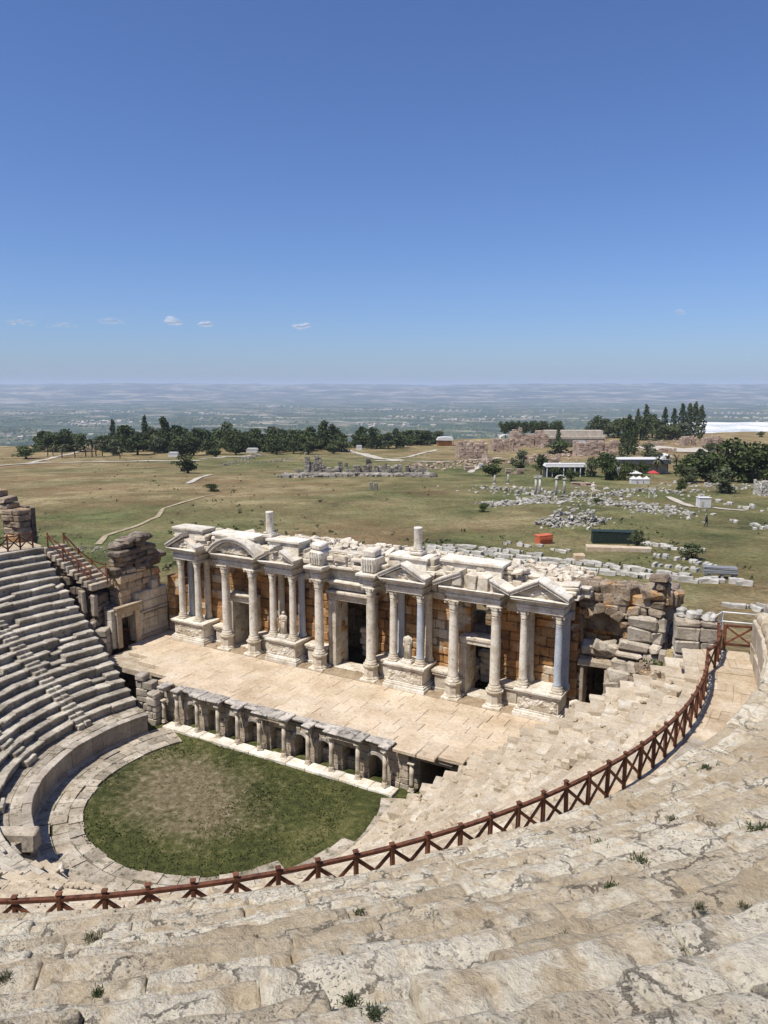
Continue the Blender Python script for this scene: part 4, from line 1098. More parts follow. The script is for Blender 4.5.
# ------------------------------------------------------------------ ruins at both ends of the facade
wing = empty('wing_wall', (-19, 11, ZS)); OW = Vector((-19, 11, ZS))
tag(wing, 'pale wing wall with a dark doorway closing the left end of the stage', 'wall')
def PW(mb, n, mat): return mb.build(n, mat, wing, -OW)
# runs along y at x = -18.9 (face to +x)
w1 = MB(); masonry(w1, -18.85, 8.6, 90, 6.0, ZS, lambda s: 5.9 if s < 2.9 else 6.1 + (1.2 if (2.9 < s < 3.5 or 4.4 < s < 5.0) else 0), .8, (.7, 1.0), (.6, 1.3), [(.85, 2.25, ZS, 5.25)], .02, .04, .02, random.Random(51))
PW(w1, 'wall', M['wingstone'])
d = MB()
for (a, b, z0, z1, x) in ((9.0, 9.46, ZS, 5.3, .12), (10.85, 11.35, ZS, 5.3, .12), (8.95, 11.4, 5.31, 5.75, .16), (8.85, 11.5, 5.76, 5.98, .3)): cbox(d, -18.9, -18.85 + x + .1, a, b, z0, z1, .03, .02)
PW(d, 'door_frame', M['paving'])
d = MB(); cbox(d, -18.86, -18.72, 11.9, 14.4, 4.55, 4.72, .02); cbox(d, -18.86, -18.70, 11.5, 14.5, 4.85, 5.0, .02); cbox(d, -18.86, -18.7, 11.45, 14.5, ZS, 2.95, .02)
PW(d, 'moulding', M['hypo'])
g = MB()
for y in (9.6, 10.7): bar(g, (-19.3, y, ZS), (-19.3, y, ZS + 1.2), .07, .07)
for z in (.3, 1.15): bar(g, (-19.3, 9.5, ZS + z), (-19.3, 10.85, ZS + z), .05, .07)
bar(g, (-19.3, 9.6, ZS + .3), (-19.3, 10.7, ZS + 1.1), .04, .06); bar(g, (-19.3, 10.7, ZS + .3), (-19.3, 9.6, ZS + 1.1), .04, .06)
PW(g, 'wooden_barrier', M['wood'])
bk = MB(); box(bk, -21.8, -21.5, 8.6, 14.5, 1, 6); box(bk, -21.6, -19.6, 8.6, 8.9, 1, 6); box(bk, -21.6, -19.7, 8.6, 14.5, 5.5, 5.9)
PW(bk, 'rear_wall', M['darkruin'])
cw = MB(); masonry(cw, -18.75, 14.55, 0, 1.9, ZS, 7.4, .9, (.5, .8), (.6, 1.2), [(.75, 1.5, ZS, 5.9)], .03, .04, .02)
masonry(cw, -18.2, 16.3, 0, 1.7, ZS, 9.6, .6, (.5, .8), (.6, 1.2), (), .05, .06, .03)
PW(cw, 'corner_wall', M['tuff'])

pier = empty('ruined_pier', (-19.8, 12.4, 5.8)); OP = Vector((-19.8, 12.4, 5.8))
tag(pier, 'dark crumbling stone pier rising above the pale wing wall left of the facade', 'ruin')
p = MB(); masonry(p, -19.25, 9.95, 90, 4.4, 5.8, lambda s: 8.6 - .3 * (s > 3), 1.3, (.5, .8), (.6, 1.4), (), .08, .08, .06, random.Random(61))
p.build('pier_base', M['pierbase'], pier, -OP)
p = MB(); rp = random.Random(62)
z = 8.3
while z < 10.75:
    h = rp.uniform(.4, .62); y = 9.85 + rp.uniform(-.15, .3); ye = 14.3 - (z - 8.3) * .12 + rp.uniform(-.3, .1)
    while y < ye:
        w = rp.uniform(.7, 1.7); x = -19.2 + rp.uniform(-.3, .25) + .12 * (z > 9.3)
        if z < 10.2 or y < 13.6 and rp.random() < .85: cbox(p, -w / 2, w / 2, 0, 1.35, 0, h * 1.02, .1, .08, None, TR(x, y + w / 2, z, R_(90) + rp.gauss(0, .08), rp.gauss(0, .05), rp.gauss(0, .05)), rp)
        y += w * .98
    z += h
for i in range(10): cbox(p, -.6, .6, -.5, .5, 0, rp.uniform(.25, .5), .12, .1, None, TR(-19.8 + rp.uniform(-.5, .4), rp.uniform(10, 13.2), 10.75, rp.uniform(0, 3), rp.gauss(0, .1), 0), rp)
p.build('pier_top', M['darkruin'], pier, -OP)

rr3 = empty('ruined_wall', (19, 16, ZS)); OR = Vector((19, 16, ZS))
tag(rr3, 'broken brown wall with an orange arched recess closing the right end of the stage', 'ruin')
def PR(mb, n, mat): return mb.build(n, mat, rr3, -OR)
w = MB(); masonry(w, 16.15, 15.1, 0, 5.1, ZS, lambda s: 11.3 + .25 * noise.noise((s * 2, 0, 0)) + (.75 if s > 4.3 else 0) - (.5 if 1.5 < s < 3.4 else 0), 1.1, (.35, .7), (.45, 1.7), [(.55, 1.85, ZS, 5.9), (.3, 2.7, 6.5, 8.2, True)], .16, .1, .09, random.Random(71))
PR(w, 'wall', M['ruin'])
w = MB(); masonry(w, 16.2, 16.25, 0, 3.3, 5.5, 10.2, .7, (.45, .75), (.6, 1.2), (), .06, .06, .04, random.Random(72))
PR(w, 'recess_wall', M['tuff'])
w = MB(); cbox(w, 16.5, 16.75, 14.75, 15.6, ZS, 5.95, .04, .03); cbox(w, 18.0, 18.3, 14.75, 15.6, ZS, 5.95, .04, .03); cbox(w, 16.35, 18.5, 14.7, 15.6, 5.96, 6.35, .06, .04)
PR(w, 'door_frame', M['hypo'])
w = MB(); r7 = random.Random(73)
for (x0, x1, y0, y1, z0, z1) in ((18.2, 21.3, 14.0, 15.3, 4.6, 5.5), (18.3, 21.4, 14.15, 15.3, 5.5, 6.2), (18.5, 21.5, 14.3, 15.3, 6.2, 6.85), (18.6, 21.2, 14.45, 15.3, 6.85, 7.4), (18.8, 21.2, 14.6, 15.3, 7.4, 8.0), (19.2, 21.3, 14.8, 15.3, 8.0, 8.8), (19.3, 21.35, 14.95, 15.3, 8.8, 9.6), (18.1, 20.6, 13.6, 15.3, 3.4, 4.6), (17.9, 20.2, 13.3, 15.3, 2.5, 3.4)):
    x = x0
    while x < x1 - .1:
        L = r7.uniform(.6, 1.9); xe = min(x + L, x1); cbox(w, x + .01, xe - .01, y0 + r7.uniform(-.15, .15), y1, z0 + r7.uniform(-.08, .05), z1 - .02 + r7.uniform(-.06, .06), .1, .11, None, None, r7); x = xe
PR(w, 'stepped_masonry', M['ruinlight'])
w = MB(); box(w, 18.6, 21.1, 16.1, 20.5, 1, 9.5); masonry(w, 21.45, 15.3, 90, 5.4, 3., lambda s: 12.0 - .38 * s - (1.1 if 1.2 < s < 2.6 else 0), .9, (.5, .8), (.7, 1.4), (), .15, .1, .06, random.Random(74))
PR(w, 'side_wall', M['darkruin'])
w = MB()
for i in range(110):
    x = r7.uniform(16.2, 21.4); y = r7.uniform(15.6, 19.6); s = r7.uniform(.3, .75); zt = 11.0 - (y - 15.5) * .22 - (1. if x < 18 and y > 17 else 0)
    cbox(w, -s, s, -s * .6, s * .6, -.6, .3, .1, .08, None, TR(x, y, zt, r7.uniform(0, 3), r7.gauss(0, .1), r7.gauss(0, .1)), r7)
box(w, 16.2, 21.0, 16.0, 19.8, 8, 10.2)
tag(PR(w, 'top_rubble', M['ruin']), kind='stuff')
w = MB()
for q in (2, 3, 4, 5, 6, 7, 8):
    t = math.pi * (q + .5) / 9
    cbox(w, -.3, .3, -.1 + r7.uniform(-.1, .1), .7, -.3, .3, .08, .1, None, TR(17.65 + 1.5 * math.cos(t), 14.95, 8.2 + 1.5 * math.sin(t), 0) @ Matrix.Rotation(-(t - math.pi / 2), 4, 'Y'), r7)
PR(w, 'arch', M['ruin'])
w = MB()
for i in range(70):
    t_ = r7.random(); s = r7.uniform(.2, .5)
    cbox(w, -s, s, -s * .7, s * .7, -s * .5, s * .5, .08, .08, None, TR(18.0 + 3.4 * t_ + r7.gauss(0, .3), 13.3 + r7.gauss(0, .5), 3.2 + 3.9 * t_ + r7.gauss(0, .25), r7.uniform(0, 3), r7.gauss(0, .25), r7.gauss(0, .25)), r7)
tag(PR(w, 'fallen_rubble', M['ruin']), kind='stuff')
w = MB()
for i in range(16): cbox(w, -.55, .55, -.35, .35, -.3, .3, .1, .09, None, TR(r7.uniform(16.9, 18.4), r7.uniform(15.2, 15.9), 6.6 + r7.uniform(0, .7), r7.uniform(-.4, .4), r7.gauss(0, .15), r7.gauss(0, .2)), r7)
tag(PR(w, 'recess_rubble', M['ruinlight']), kind='stuff')
# loose blocks lying about the right end, each its own
def block(x, y, z, sx, sy, sz, rz, mat, label, group=None, tx=0., seed=0, name='stone_block', cat='stone'):
    r = random.Random(seed); b = MB(); cbox(b, -sx / 2, sx / 2, -sy / 2, sy / 2, 0, sz, .07, .06, .5, None, r)
    o = b.build(name, mat, None, (x, y, z), rz); o.rotation_euler.x = tx
    return tag(o, label, cat, group)
block(22.6, 14.2, 7.3, 2.6, .8, .62, .05, M['ruinlight'], 'long rounded stone slab lying right of the stepped masonry', seed=1)
block(23.0, 15.6, 7.4, 1.7, 1.2, 1.1, .3, M['ruin'], 'big grey boulder beside the dark end of the ruined wall', seed=2)
block(17.0, 11.9, ZS, 1.2, .8, .8, .4, M['hypo'], 'brown block beside the rightmost carved pedestal', seed=3)
# ------------------------------------------------------------------ wooden fences
def fence_mesh_parts(path, parent, base_of, post_h=1.08):
    """path: list of (x, y, z) post feet"""
    pm = MB(); cbox(pm, -.055, .055, -.055, .055, -.1, post_h + .1, .02, .0, .5); cbox(pm, -.068, .068, -.068, .068, post_h + .1, post_h + .14, .02, 0, .5)
    pme = pm.mesh('post', M['wood']); org = base_of
    for i, p in enumerate(path):
        q = path[min(i + 1, len(path) - 1)]; o_ = path[max(i - 1, 0)]
        po = link('post', pme, parent, Vector(p) - org, math.atan2(q[1] - o_[1], q[0] - o_[0])); po.rotation_euler.x = rng.gauss(0, .018); po.rotation_euler.y = rng.gauss(0, .018); po.scale.z = rng.uniform(.97, 1.04)
    rl_ = MB()
    for a, b in zip(path[:-1], path[1:]): bar(rl_, (a[0], a[1], a[2] + post_h), (b[0], b[1], b[2] + post_h), .11, .08)
    rl_.build('top_rail', M['wood'], parent, -org)
    for a, b in zip(path[:-1], path[1:]):
        x = MB(); bar(x, (a[0], a[1], a[2] + .12), (b[0], b[1], b[2] + post_h - .08), .045, .09); bar(x, (a[0], a[1], a[2] + post_h - .08), (b[0], b[1], b[2] + .12), .04, .085)
        x.build('cross_brace', M['wood'], parent, -org)
def pol(R, a, z): return (R * math.sin(R_(a)), R * math.cos(R_(a)), z)
fence = empty('wooden_fence', (0, -25.1, ZD)); OF = Vector((0, -25.1, ZD))
tag(fence, 'long curved reddish wooden fence with crossed braces between the seating tiers', 'fence')
fp = []
a = 73.6; 
while a < 285.2:
    R = lerp(25.05, 25.28, sstep(110, 150, a)) if a < 200 else 24.75
    if a < 82: R = lerp(25.05, 25.95, sstep(86, 73, a))
    fp.append(pol(R, a, ZD)); a += 2.19
fence_mesh_parts(fp, fence, OF)
# rails of the stairway that leads down behind the left end of the seats
sf = empty('wooden_handrail', (-22, 7, 9)); OS = Vector((-22, 7, 9))
tag(sf, 'reddish wooden handrail descending beside the left end of the seating', 'railing')
fence_mesh_parts([(-23.6, 6.9, 10.7), (-22.4, 7.3, 9.7), (-21.2, 7.7, 8.7), (-20.2, 8.0, 7.9)], sf, OS)
sf2 = empty('wooden_handrail', (-22, 9, 8)); OS2 = Vector((-22, 9, 8))
tag(sf2, 'farther reddish handrail on the landing behind the left stairway', 'railing')
fence_mesh_parts([(-23.9, 8.6, 10.4), (-22.6, 8.9, 9.2), (-21.5, 9.2, 8.4), (-20.2, 9.5, 8.1), (-19.5, 9.0, 7.9)], sf2, OS2)
stp = MB()
for i in range(11): cbox(stp, -24.2 + i * .38, -23.5 + i * .38, 6.6 + i * .1, 8.6 + i * .1, 10.2 - i * .27, 10.7 - i * .27, .04, .04)
tag(stp.build('stone_stairs', M['hypo']), 'stone stairway descending beside the left end of the seating', 'stairs')
sw = MB(); masonry(sw, -24.3, 6.75, 15, 4.8, 2.5, lambda s: 10.25 - .7 * s, 1.7, (.5, .8), (.6, 1.3), (), .12, .08, .06, random.Random(87))
tag(sw.build('stair_wall', M['darkruin']), 'dark rough masonry carrying the stairway beside the left seats', 'wall')
lk = MB(); masonry(lk, -24.5, 10.2, 0, 4.6, 4., 8.2, 1.2, (.5, .8), (.7, 1.5), (), .1, .08, .05, random.Random(80))
tag(lk.build('retaining_wall', M['darkruin']), 'dark rough wall behind the left stairway beside the crumbling pier', 'wall')
for i, (x, y, z, h, lab) in enumerate(((-19.9, 7.9, 5.4, 1.75, 'tall upright stone slab beside the doorway of the wing wall, right one of two'), (-20.7, 7.5, 5.6, 1.9, 'tall upright stone slab beside the doorway of the wing wall, left one of two'))):
    block(x, y, z, .5, .35, h, .2, M['ruinlight'], lab, seed=20 + i, name='stone_slab')
mw_ = MB(); masonry(mw_, -20.9, 6.6, 30, 2.6, 1.5, lambda s: 5.6 - s * .5, 1., (.5, .7), (.5, 1.1), (), .1, .07, .05, random.Random(81))
masonry(mw_, -12.4, 4.9, 12, 2.2, 0., lambda s: 3.2 - .5 * s, .8, (.45, .6), (.5, 1.1), (), .1, .06, .04, random.Random(82))
masonry(mw_, -10.8, 4.35, 0, .9, -.1, 2.3, .7, (.45, .6), (.5, .8), (), .05, .06, .04, random.Random(83))
tag(mw_.build('rough_wall', M['podium']), 'rough stone end wall stepping up beside the left seats to the stage', 'wall')
# gate at the far right end of the walkway, with a white rail beyond it
g = empty('wooden_gate', (26.0, 7.75, ZD)); OG = Vector((26.0, 7.75, ZD))
tag(g, 'reddish wooden barrier with crossed bars closing the far right end of the walkway', 'gate')
A_, B_ = Vector((25.15, 7.35, ZD)), Vector((26.85, 7.85, ZD))
for t in (0., .72, 1.):
    p = MB(); q = A_.lerp(B_, t); cbox(p, q.x - .075, q.x + .075, q.y - .075, q.y + .075, ZD - .05, ZD + 1.22, .02); p.build('post', M['wood'], g, -OG)
p = MB(); up = Vector((0, 0, 1))
for z in (.2, 1.12): bar(p, A_ + up * z, B_ + up * z, .09, .10)
p.build('rail', M['wood'], g, -OG)
p = MB(); m_ = A_.lerp(B_, .72); bar(p, A_ + up * .2, m_ + up * 1.1, .05, .09); bar(p, A_ + up * 1.1, m_ + up * .2, .045, .085); bar(p, m_ + up * .3, B_ + up * 1.05, .05, .09)
p.build('cross_brace', M['wood'], g, -OG)
wr = empty('metal_railing', (26, 10, 9.6)); OWr = Vector((26, 10, 9.6))
tag(wr, 'white tubular railing just beyond the wooden barrier', 'railing')
rail = [(23.9, 9.6, 10.25), (24.7, 11.2, 10.6), (26.4, 11.5, 10.6), (28.4, 12., 10.6)]
for p in rail:
    t = MB(); tube(t, (p[0], p[1], p[2] - 1.2), (p[0], p[1], p[2] + 1.), .035); t.build('post', M['whitemetal'], wr, -OWr)
for z in (.5, 1.0):
    t = MB()
    for a, b in zip(rail[:-1], rail[1:]): tube(t, (a[0], a[1], a[2] + z), (b[0], b[1], b[2] + z), .035)
    t.build('rail', M['whitemetal'], wr, -OWr)
e = MB(); masonry(e, 22.9, 7.6, 12, 2.1, 7.6, lambda s: 11.9 - .3 * (s < .5), 1.3, (.6, .8), (.9, 1.3), (), .06, .06, .05, random.Random(85))
tag(e.build('stone_pier', M['ruinlight']), 'block built stone pier just left of the wooden barrier', 'wall')
for i in range(9):
    block(23.1 + (i % 5) * .38 + rng.uniform(-.1, .1), 8.2 + (i // 5) * .5, 11.88, rng.uniform(.3, .5), .35, rng.uniform(.2, .4), rng.uniform(0, 3), M['block'], 'small white rubble stone heaped on the pier beside the wooden barrier', 'rubble on the pier', seed=600 + i, name='rubble_stone')
e = MB(); masonry(e, 26.95, 7.4, 12, 3.5, 9.5, lambda s: 12.9 + s * .3, 1.2, (.6, .8), (.9, 1.5), (), .06, .07, .05, random.Random(86))
tag(e.build('stone_pier', M['ruinlight']), 'pale block built end wall just right of the wooden barrier', 'wall')
# slab topped block on the walkway and other loose stones
sl = empty('stone_bench', (25.9, -6.2, ZD), R_(-12))
s = MB(); cbox(s, -.5, .6, -.7, .7, 0, .62, .05, .04); s.build('support', M['ruinlight'], sl)
s = MB(); cbox(s, -.85, .95, -1.05, 1.0, .62, .82, .05, .03); s.build('slab', M['ruinlight'], sl)
tag(sl, 'flat slab resting on a block where the walkway meets the upper seats', 'stone')
for i, (R, a, z, sx, sy, sz, rz, lab) in enumerate((
    (11.0, 203, .9, 2.3, .75, 1.0, .5, 'large wedge shaped block near the lower left corner beside the podium end'),
    (10.3, 192, .2, 1.5, .8, .3, .9, 'flat pale slab lying where the podium wall ends'),
    (10.9, 196, .3, 1.1, .9, .35, .3, 'grey slab next to the wedge shaped block'),
    (11.6, 208, 1.0, 1.4, .7, .5, .9, 'low dark stone left of the wedge shaped block'))):
    x, y, _ = pol(R, a, 0); block(x, y, z, sx, sy, sz, rz, M['ruinlight'] if i != 1 else M['marble'], lab, seed=40 + i)

# ruin at the upper left edge of the picture
ur = empty('ruined_vault', (-29, 8, 11)); OU = Vector((-29, 8, 11))
tag(ur, 'stacked stone vault end with a dark opening at the left edge above the seats', 'ruin')
w = MB(); masonry(w, -31.5, 5.6, 12, 5.0, 10.4, lambda s: 15.2 - max(0, s - 2.2) * .75, 1.4, (.4, .6), (.7, 1.5), [(1.6, 3.3, 10.4, 12.9)], .1, .08, .05, random.Random(90))
w.build('wall', M['ruin'], ur, -OU)
w = MB(); box(w, -31, -27.2, 8.2, 8.6, 9, 13.4); box(w, -31.2, -27.6, 6.8, 8.4, 13.0, 13.5); w.build('vault', M['darkruin'], ur, -OU)
w = MB(); masonry(w, -30.1, 5.4, 12, .8, 10.6, 12.4, .5, (.8, 1.2), (.7, .9), (), .02); w.build('door_slab', M['ruinlight'], ur, -OU)
# ------------------------------------------------------------------ beyond the theatre
YAW = math.atan2(-FX, FY)
rf = random.Random(99)
def strip(name, pts, w, mat, kind='structure', lift=.10, w2=None):
    """a track on the ground through the given spots"""
    P = [at(*p) for p in pts]; mb = MB(); Q = []
    for a, b in zip(P[:-1], P[1:]):
        n = max(2, int((b - a).length / 4))
        for i in range(n): Q.append(a.lerp(b, i / n))
    Q.append(P[-1]); n = len(Q)
    for i in range(n):
        d = Q[min(i + 2, n - 1)] - Q[max(i - 2, 0)]; s = Vector((-d.y, d.x, 0)).normalized(); ww = w * (1 + .3 * noise.noise((i * .4, 1, w)) + .35 * noise.noise((i * 1.3, 5, w)))
        for k in range(5):
            q = Q[i] + s * ww * (k / 4 - .5); mb.v.append(Vector((q.x, q.y, max(nat(q.x, q.y), 0 * q.z + nat(q.x, q.y)) + lift)))
    for i in range(n - 1):
        for k in range(4): mb.face([i * 5 + k, i * 5 + k + 1, (i + 1) * 5 + k + 1, (i + 1) * 5 + k], .5, True)
    return tag(mb.build(name, mat), kind=kind)
strip('path', [(98, 545), (106, 536), (125, 530), (140, 525), (158, 517), (163, 509), (185, 502), (215, 495)], .75, M['track'])
strip('road', [(-30, 468), (0, 466), (40, 463), (90, 462), (150, 461), (200, 461)], 3.6, M['road'], lift=.2)
strip('path', [(30, 463), (55, 457), (75, 453), (92, 449)], 2.2, M['road'], lift=.2)
strip('path', [(187, 484), (197, 479), (210, 475)], 1.5, M['road'], lift=.15)
strip('path', [(345, 450), (362, 454), (380, 459), (400, 461)], 4.5, M['road'], lift=.2)
strip('road', [(375, 461), (430, 462), (465, 461), (500, 458)], 3., M['road'], lift=.2)
strip('path', [(493, 460), (478, 467), (470, 473)], 1.6, M['road'], lift=.15)
strip('path', [(395, 459), (420, 454), (436, 450)], 2., M['road'], lift=.2)
strip('path', [(640, 447), (665, 449), (690, 451), (722, 449)], 24., M['road'], lift=.3)
strip('path', [(668, 497), (680, 503), (692, 507), (712, 508), (745, 511)], 1.6, M['road'], lift=.12)
strip('path', [(200, 459), (225, 457), (252, 456)], 4., M['road'], lift=.2)
strip('lawn', [(560, 476), (605, 477)], 6., M['lawn'], lift=.25)
strip('lawn', [(618, 478), (640, 479)], 4., M['lawn'], lift=.25)

# white mineral terraces at the plateau's edge
tv = MB(); nq, npp = 30, 50
for i in range(nq + 1):
    for k in range(npp + 1):
        q = lerp(470, 690, i / nq); p = lerp(215 if q > 540 else 230, 520, k / npp)
        x = CAM.x + FX * q + RXV * p; y = CAM.y + FY * q + RYV * p
        rise = sstep(520, 640, q + 10 * noise.noise((x * .02, y * .02, 0))) * sstep(215, 262, p) * (1 - sstep(660, 690, q)) * (1 - .55 * sstep(300, 520, p))
        z = -10.0 + 3.4 * rise + .5 * noise.noise((x * .05, y * .05, 2)) * rise
        if q > 650: z -= 14 * sstep(650, 690, q)
        tv.v.append(Vector((x, y, z - .6 * (1 - sstep(480, 520, q)))))
for i in range(nq):
    for k in range(npp): tv.face([i * (npp + 1) + k, i * (npp + 1) + k + 1, (i + 1) * (npp + 1) + k + 1, (i + 1) * (npp + 1) + k], .5, True)
tag(tv.build('terrace', M['travertine']), kind='structure')

# ---- trees
def leaves(mb, c, r, n, s, rr, flat=1., lo=.0):
    """n leaf clusters on and in a lumpy ball"""
    for i in range(n):
        d = Vector((rr.gauss(0, 1), rr.gauss(0, 1), rr.gauss(0, 1))).normalized()
        k = rr.random() ** .4; P = Vector(c) + Vector((d.x * r[0], d.y * r[1], d.z * r[2])) * k
        u = Vector((rr.gauss(0, 1), rr.gauss(0, 1), rr.gauss(0, 1) * flat)).normalized(); v = u.orthogonal().normalized(); w_ = u.cross(v); q = s * rr.uniform(.6, 1.3)
        mb.add([P + v * q, P + w_ * q * .8, P - v * q, P - w_ * q * .8], [(0, 1, 2, 3)], clamp(rr.random() * .7 + lo))
def tree_meshes(kind, seed):
    """unit tree, height 1; returns trunk mesh, crown mesh"""
    r = random.Random(seed); t = MB(); c = MB()
    if kind == 'cypress':
        tube(t, (0, 0, -.03), (0, 0, .12), .03, .025, 7)
        for i in range(16):
            z = .1 + .88 * i / 15; w = .135 * (math.sin(math.pi * clamp((z + .12) / 1.18) ** .8)) ** .8 + .012
            leaves(c, (r.gauss(0, .012), r.gauss(0, .012), z), (w, w, .07), 46, .026, r, .3, r.uniform(0, .25))
    elif kind == 'palm':
        for i in range(5): tube(t, (.02 * math.sin(i), .02 * i * .2, -.03 + .13 * i), (.02 * math.sin(i + 1), .02 * (i + 1) * .2, -.03 + .13 * (i + 1)), .035, .033, 7)
        top = Vector((.02 * math.sin(5), .02, .62))
        for i in range(34):
            a = r.uniform(0, 6.283); el = r.uniform(-.5, 1.2); L = r.uniform(.30, .42); p = top.copy(); d = Vector((math.cos(a) * math.cos(el), math.sin(a) * math.cos(el), math.sin(el))); bb = r.random()
            side = Vector((-math.sin(a), math.cos(a), 0))
            for k in range(5):
                q = p + d * (L / 5); wd = .045 * math.sin(math.pi * (k + .8) / 5.6); wd2 = .045 * math.sin(math.pi * min(k + 1.8, 5.6) / 5.6)
                c.add([p - side * wd, p + side * wd, q + side * wd2, q - side * wd2], [(0, 1, 2, 3)], bb); p = q; d = (d + Vector((0, 0, -.28))).normalized()
    else:
        um = kind == 'umbrella_pine'; co = kind == 'pine'
        tube(t, (0, 0, -.04), (.01, 0, .35), .035, .024, 7)
        nb_ = r.randint(13, 17)
        for i in range(nb_):
            a = r.uniform(0, 6.283)
            if um: z = r.uniform(.45, .88); rad = r.uniform(.05, .42); cr = (.18, .18, .14)
            elif co: z = .12 + .82 * i / nb_; rad = (1 - z) * .34 * r.uniform(.5, 1); cr = (.10 + (1 - z) * .16,) * 2 + (.11,)
            else: z = r.uniform(.10, .86); rad = r.uniform(.03, .30) * (1.25 - abs(z - .42) * 1.5); cr = (r.uniform(.14, .22),) * 2 + (r.uniform(.11, .17),)
            p = (rad * math.cos(a), rad * math.sin(a), z); tube(t, (0, 0, r.uniform(.2, .4)), p, .014, .006, 5)
            leaves(c, p, cr, 84, .036, r, .6, r.uniform(0, .3))
    return t, c
KINDS = {'cypress': ('leaf_dark', 3), 'palm': ('leaf_palm', 2), 'pine': ('leaf_dark', 3), 'umbrella_pine': ('leaf_dark', 2), 'tree': ('leaf_mid', 4), 'olive': ('leaf_olive', 2)}
LIB = {}
for kd, (mt, n) in KINDS.items():
    LIB[kd] = []
    for s in range(n):
        t, c = tree_meshes(kd, s * 7 + len(kd)); LIB[kd].append((t.mesh('trunk', M['bark']), c.mesh('crown', M[mt])))
NAME = {'cypress': 'cypress_tree', 'palm': 'palm_tree', 'pine': 'pine_tree', 'umbrella_pine': 'umbrella_pine', 'tree': 'broadleaf_tree', 'olive': 'olive_tree'}
def tree(kd, px, py, hpx, wpx, label, group=None, dq=0.):
    P = at(px, py)
    if dq: P = Vector((P.x + FX * dq, P.y + FY * dq, 0)); P.z = nat(P.x, P.y)
    k = ppm(P); H = hpx * k * (1.1 if kd in ('tree', 'olive', 'pine') else 1.02); tm_, cm_ = rf.choice(LIB[kd]); e = empty(NAME[kd], P, rf.uniform(0, 6.28))
    nat_w = {'cypress': .27, 'palm': .7, 'pine': .62, 'umbrella_pine': 1.0, 'tree': .74, 'olive': .74}[kd] * (.80 if kd in ('tree', 'olive', 'pine') else 1.)
    sx = wpx * k / (nat_w * H) * H
    a = link('trunk', tm_, e); b = link('crown', cm_, e)
    e.scale = (sx, sx, H)
    return tag(e, label, 'tree', group)
GB = 'trees of the belt along the left plateau edge'
LB = 'green broadleaf tree in the dense belt left of centre along the plateau edge'
LP = 'dark pine rising among the dense tree belt left of centre along the plateau edge'
for (x, y, h, w_, kd) in ((41, 450, 16, 13, 'pine'), (112, 452, 16, 16, 'tree'), (124, 452, 24, 18, 'tree'), (132, 456, 19, 21, 'tree'), (141, 452, 17, 15, 'tree'), (151, 454, 15, 14, 'olive'),
    (158, 454, 20, 15, 'tree'), (170, 455, 17, 16, 'tree'), (177, 452, 22, 14, 'pine'), (180, 456, 16, 17, 'tree'), (191, 456, 17, 18, 'tree'), (202, 456, 21, 14, 'pine'), (212, 455, 17, 18, 'tree'), (222, 452, 25, 18, 'tree'),
    (230, 454, 22, 17, 'tree'), (240, 452, 17, 15, 'tree'), (247, 450, 15, 14, 'olive'), (258, 448, 14, 14, 'tree'), (271, 454, 19, 17, 'tree'), (281, 450, 18, 13, 'pine'), (288, 452, 20, 15, 'tree'), (302, 453, 20, 19, 'tree'),
    (312, 450, 16, 16, 'tree'), (321, 449, 22, 15, 'pine'), (264, 454, 16, 16, 'tree'), (293, 454, 16, 14, 'tree'), (341, 452, 14, 16, 'tree'), (332, 455, 12, 14, 'tree'), (354, 449, 12, 13, 'tree'), (365, 449, 14, 15, 'tree'),
    (377, 449, 14, 14, 'tree'), (388, 448, 15, 14, 'pine'), (400, 448, 11, 13, 'tree'), (408, 447, 9, 10, 'tree'), (118, 455, 14, 13, 'olive'), (196, 450, 20, 16, 'tree'), (167, 450, 18, 14, 'tree'), (207, 450, 19, 14, 'tree'),
    (251, 453, 17, 15, 'tree'), (276, 455, 14, 15, 'tree'), (235, 455, 15, 14, 'tree'), (216, 457, 12, 13, 'tree'), (185, 450, 15, 12, 'olive'), (104, 450, 13, 13, 'olive'), (307, 455, 13, 13, 'tree')):
    tree(kd, x, y, h, w_, {'pine': LP, 'tree': LB, 'olive': 'pale olive green tree in the dense belt left of centre along the plateau edge'}[kd], {'pine': 'dark pines of the left tree belt', 'tree': GB, 'olive': 'pale trees of the left tree belt'}[kd], rf.uniform(-6, 14))
for i in range(52):
    x = rf.uniform(104, 440) if i % 5 else rf.uniform(160, 300); kd = rf.choice(('tree', 'tree', 'tree', 'pine', 'olive')); y = 452 - 6 * sstep(300, 440, x)
    tree(kd, x, y + rf.uniform(-3, 1), rf.uniform(13, 20) - 5 * sstep(300, 430, x), rf.uniform(14, 20), {'pine': LP, 'tree': LB, 'olive': 'pale olive green tree in the dense belt left of centre along the plateau edge'}[kd], {'pine': 'dark pines of the left tree belt', 'tree': GB, 'olive': 'pale trees of the left tree belt'}[kd], rf.uniform(5, 30))
for i in range(16):
    x = rf.uniform(36, 116); kd = rf.choice(('tree', 'olive', 'tree'))
    tree(kd, x, rf.uniform(447, 452), rf.uniform(9, 16), rf.uniform(12, 18), {'tree': 'dark tree in the loose mass behind the palms at the far left', 'olive': 'pale tree in the loose mass behind the palms at the far left'}[kd], {'tree': 'dark trees behind the palms', 'olive': 'pale trees behind the palms'}[kd])
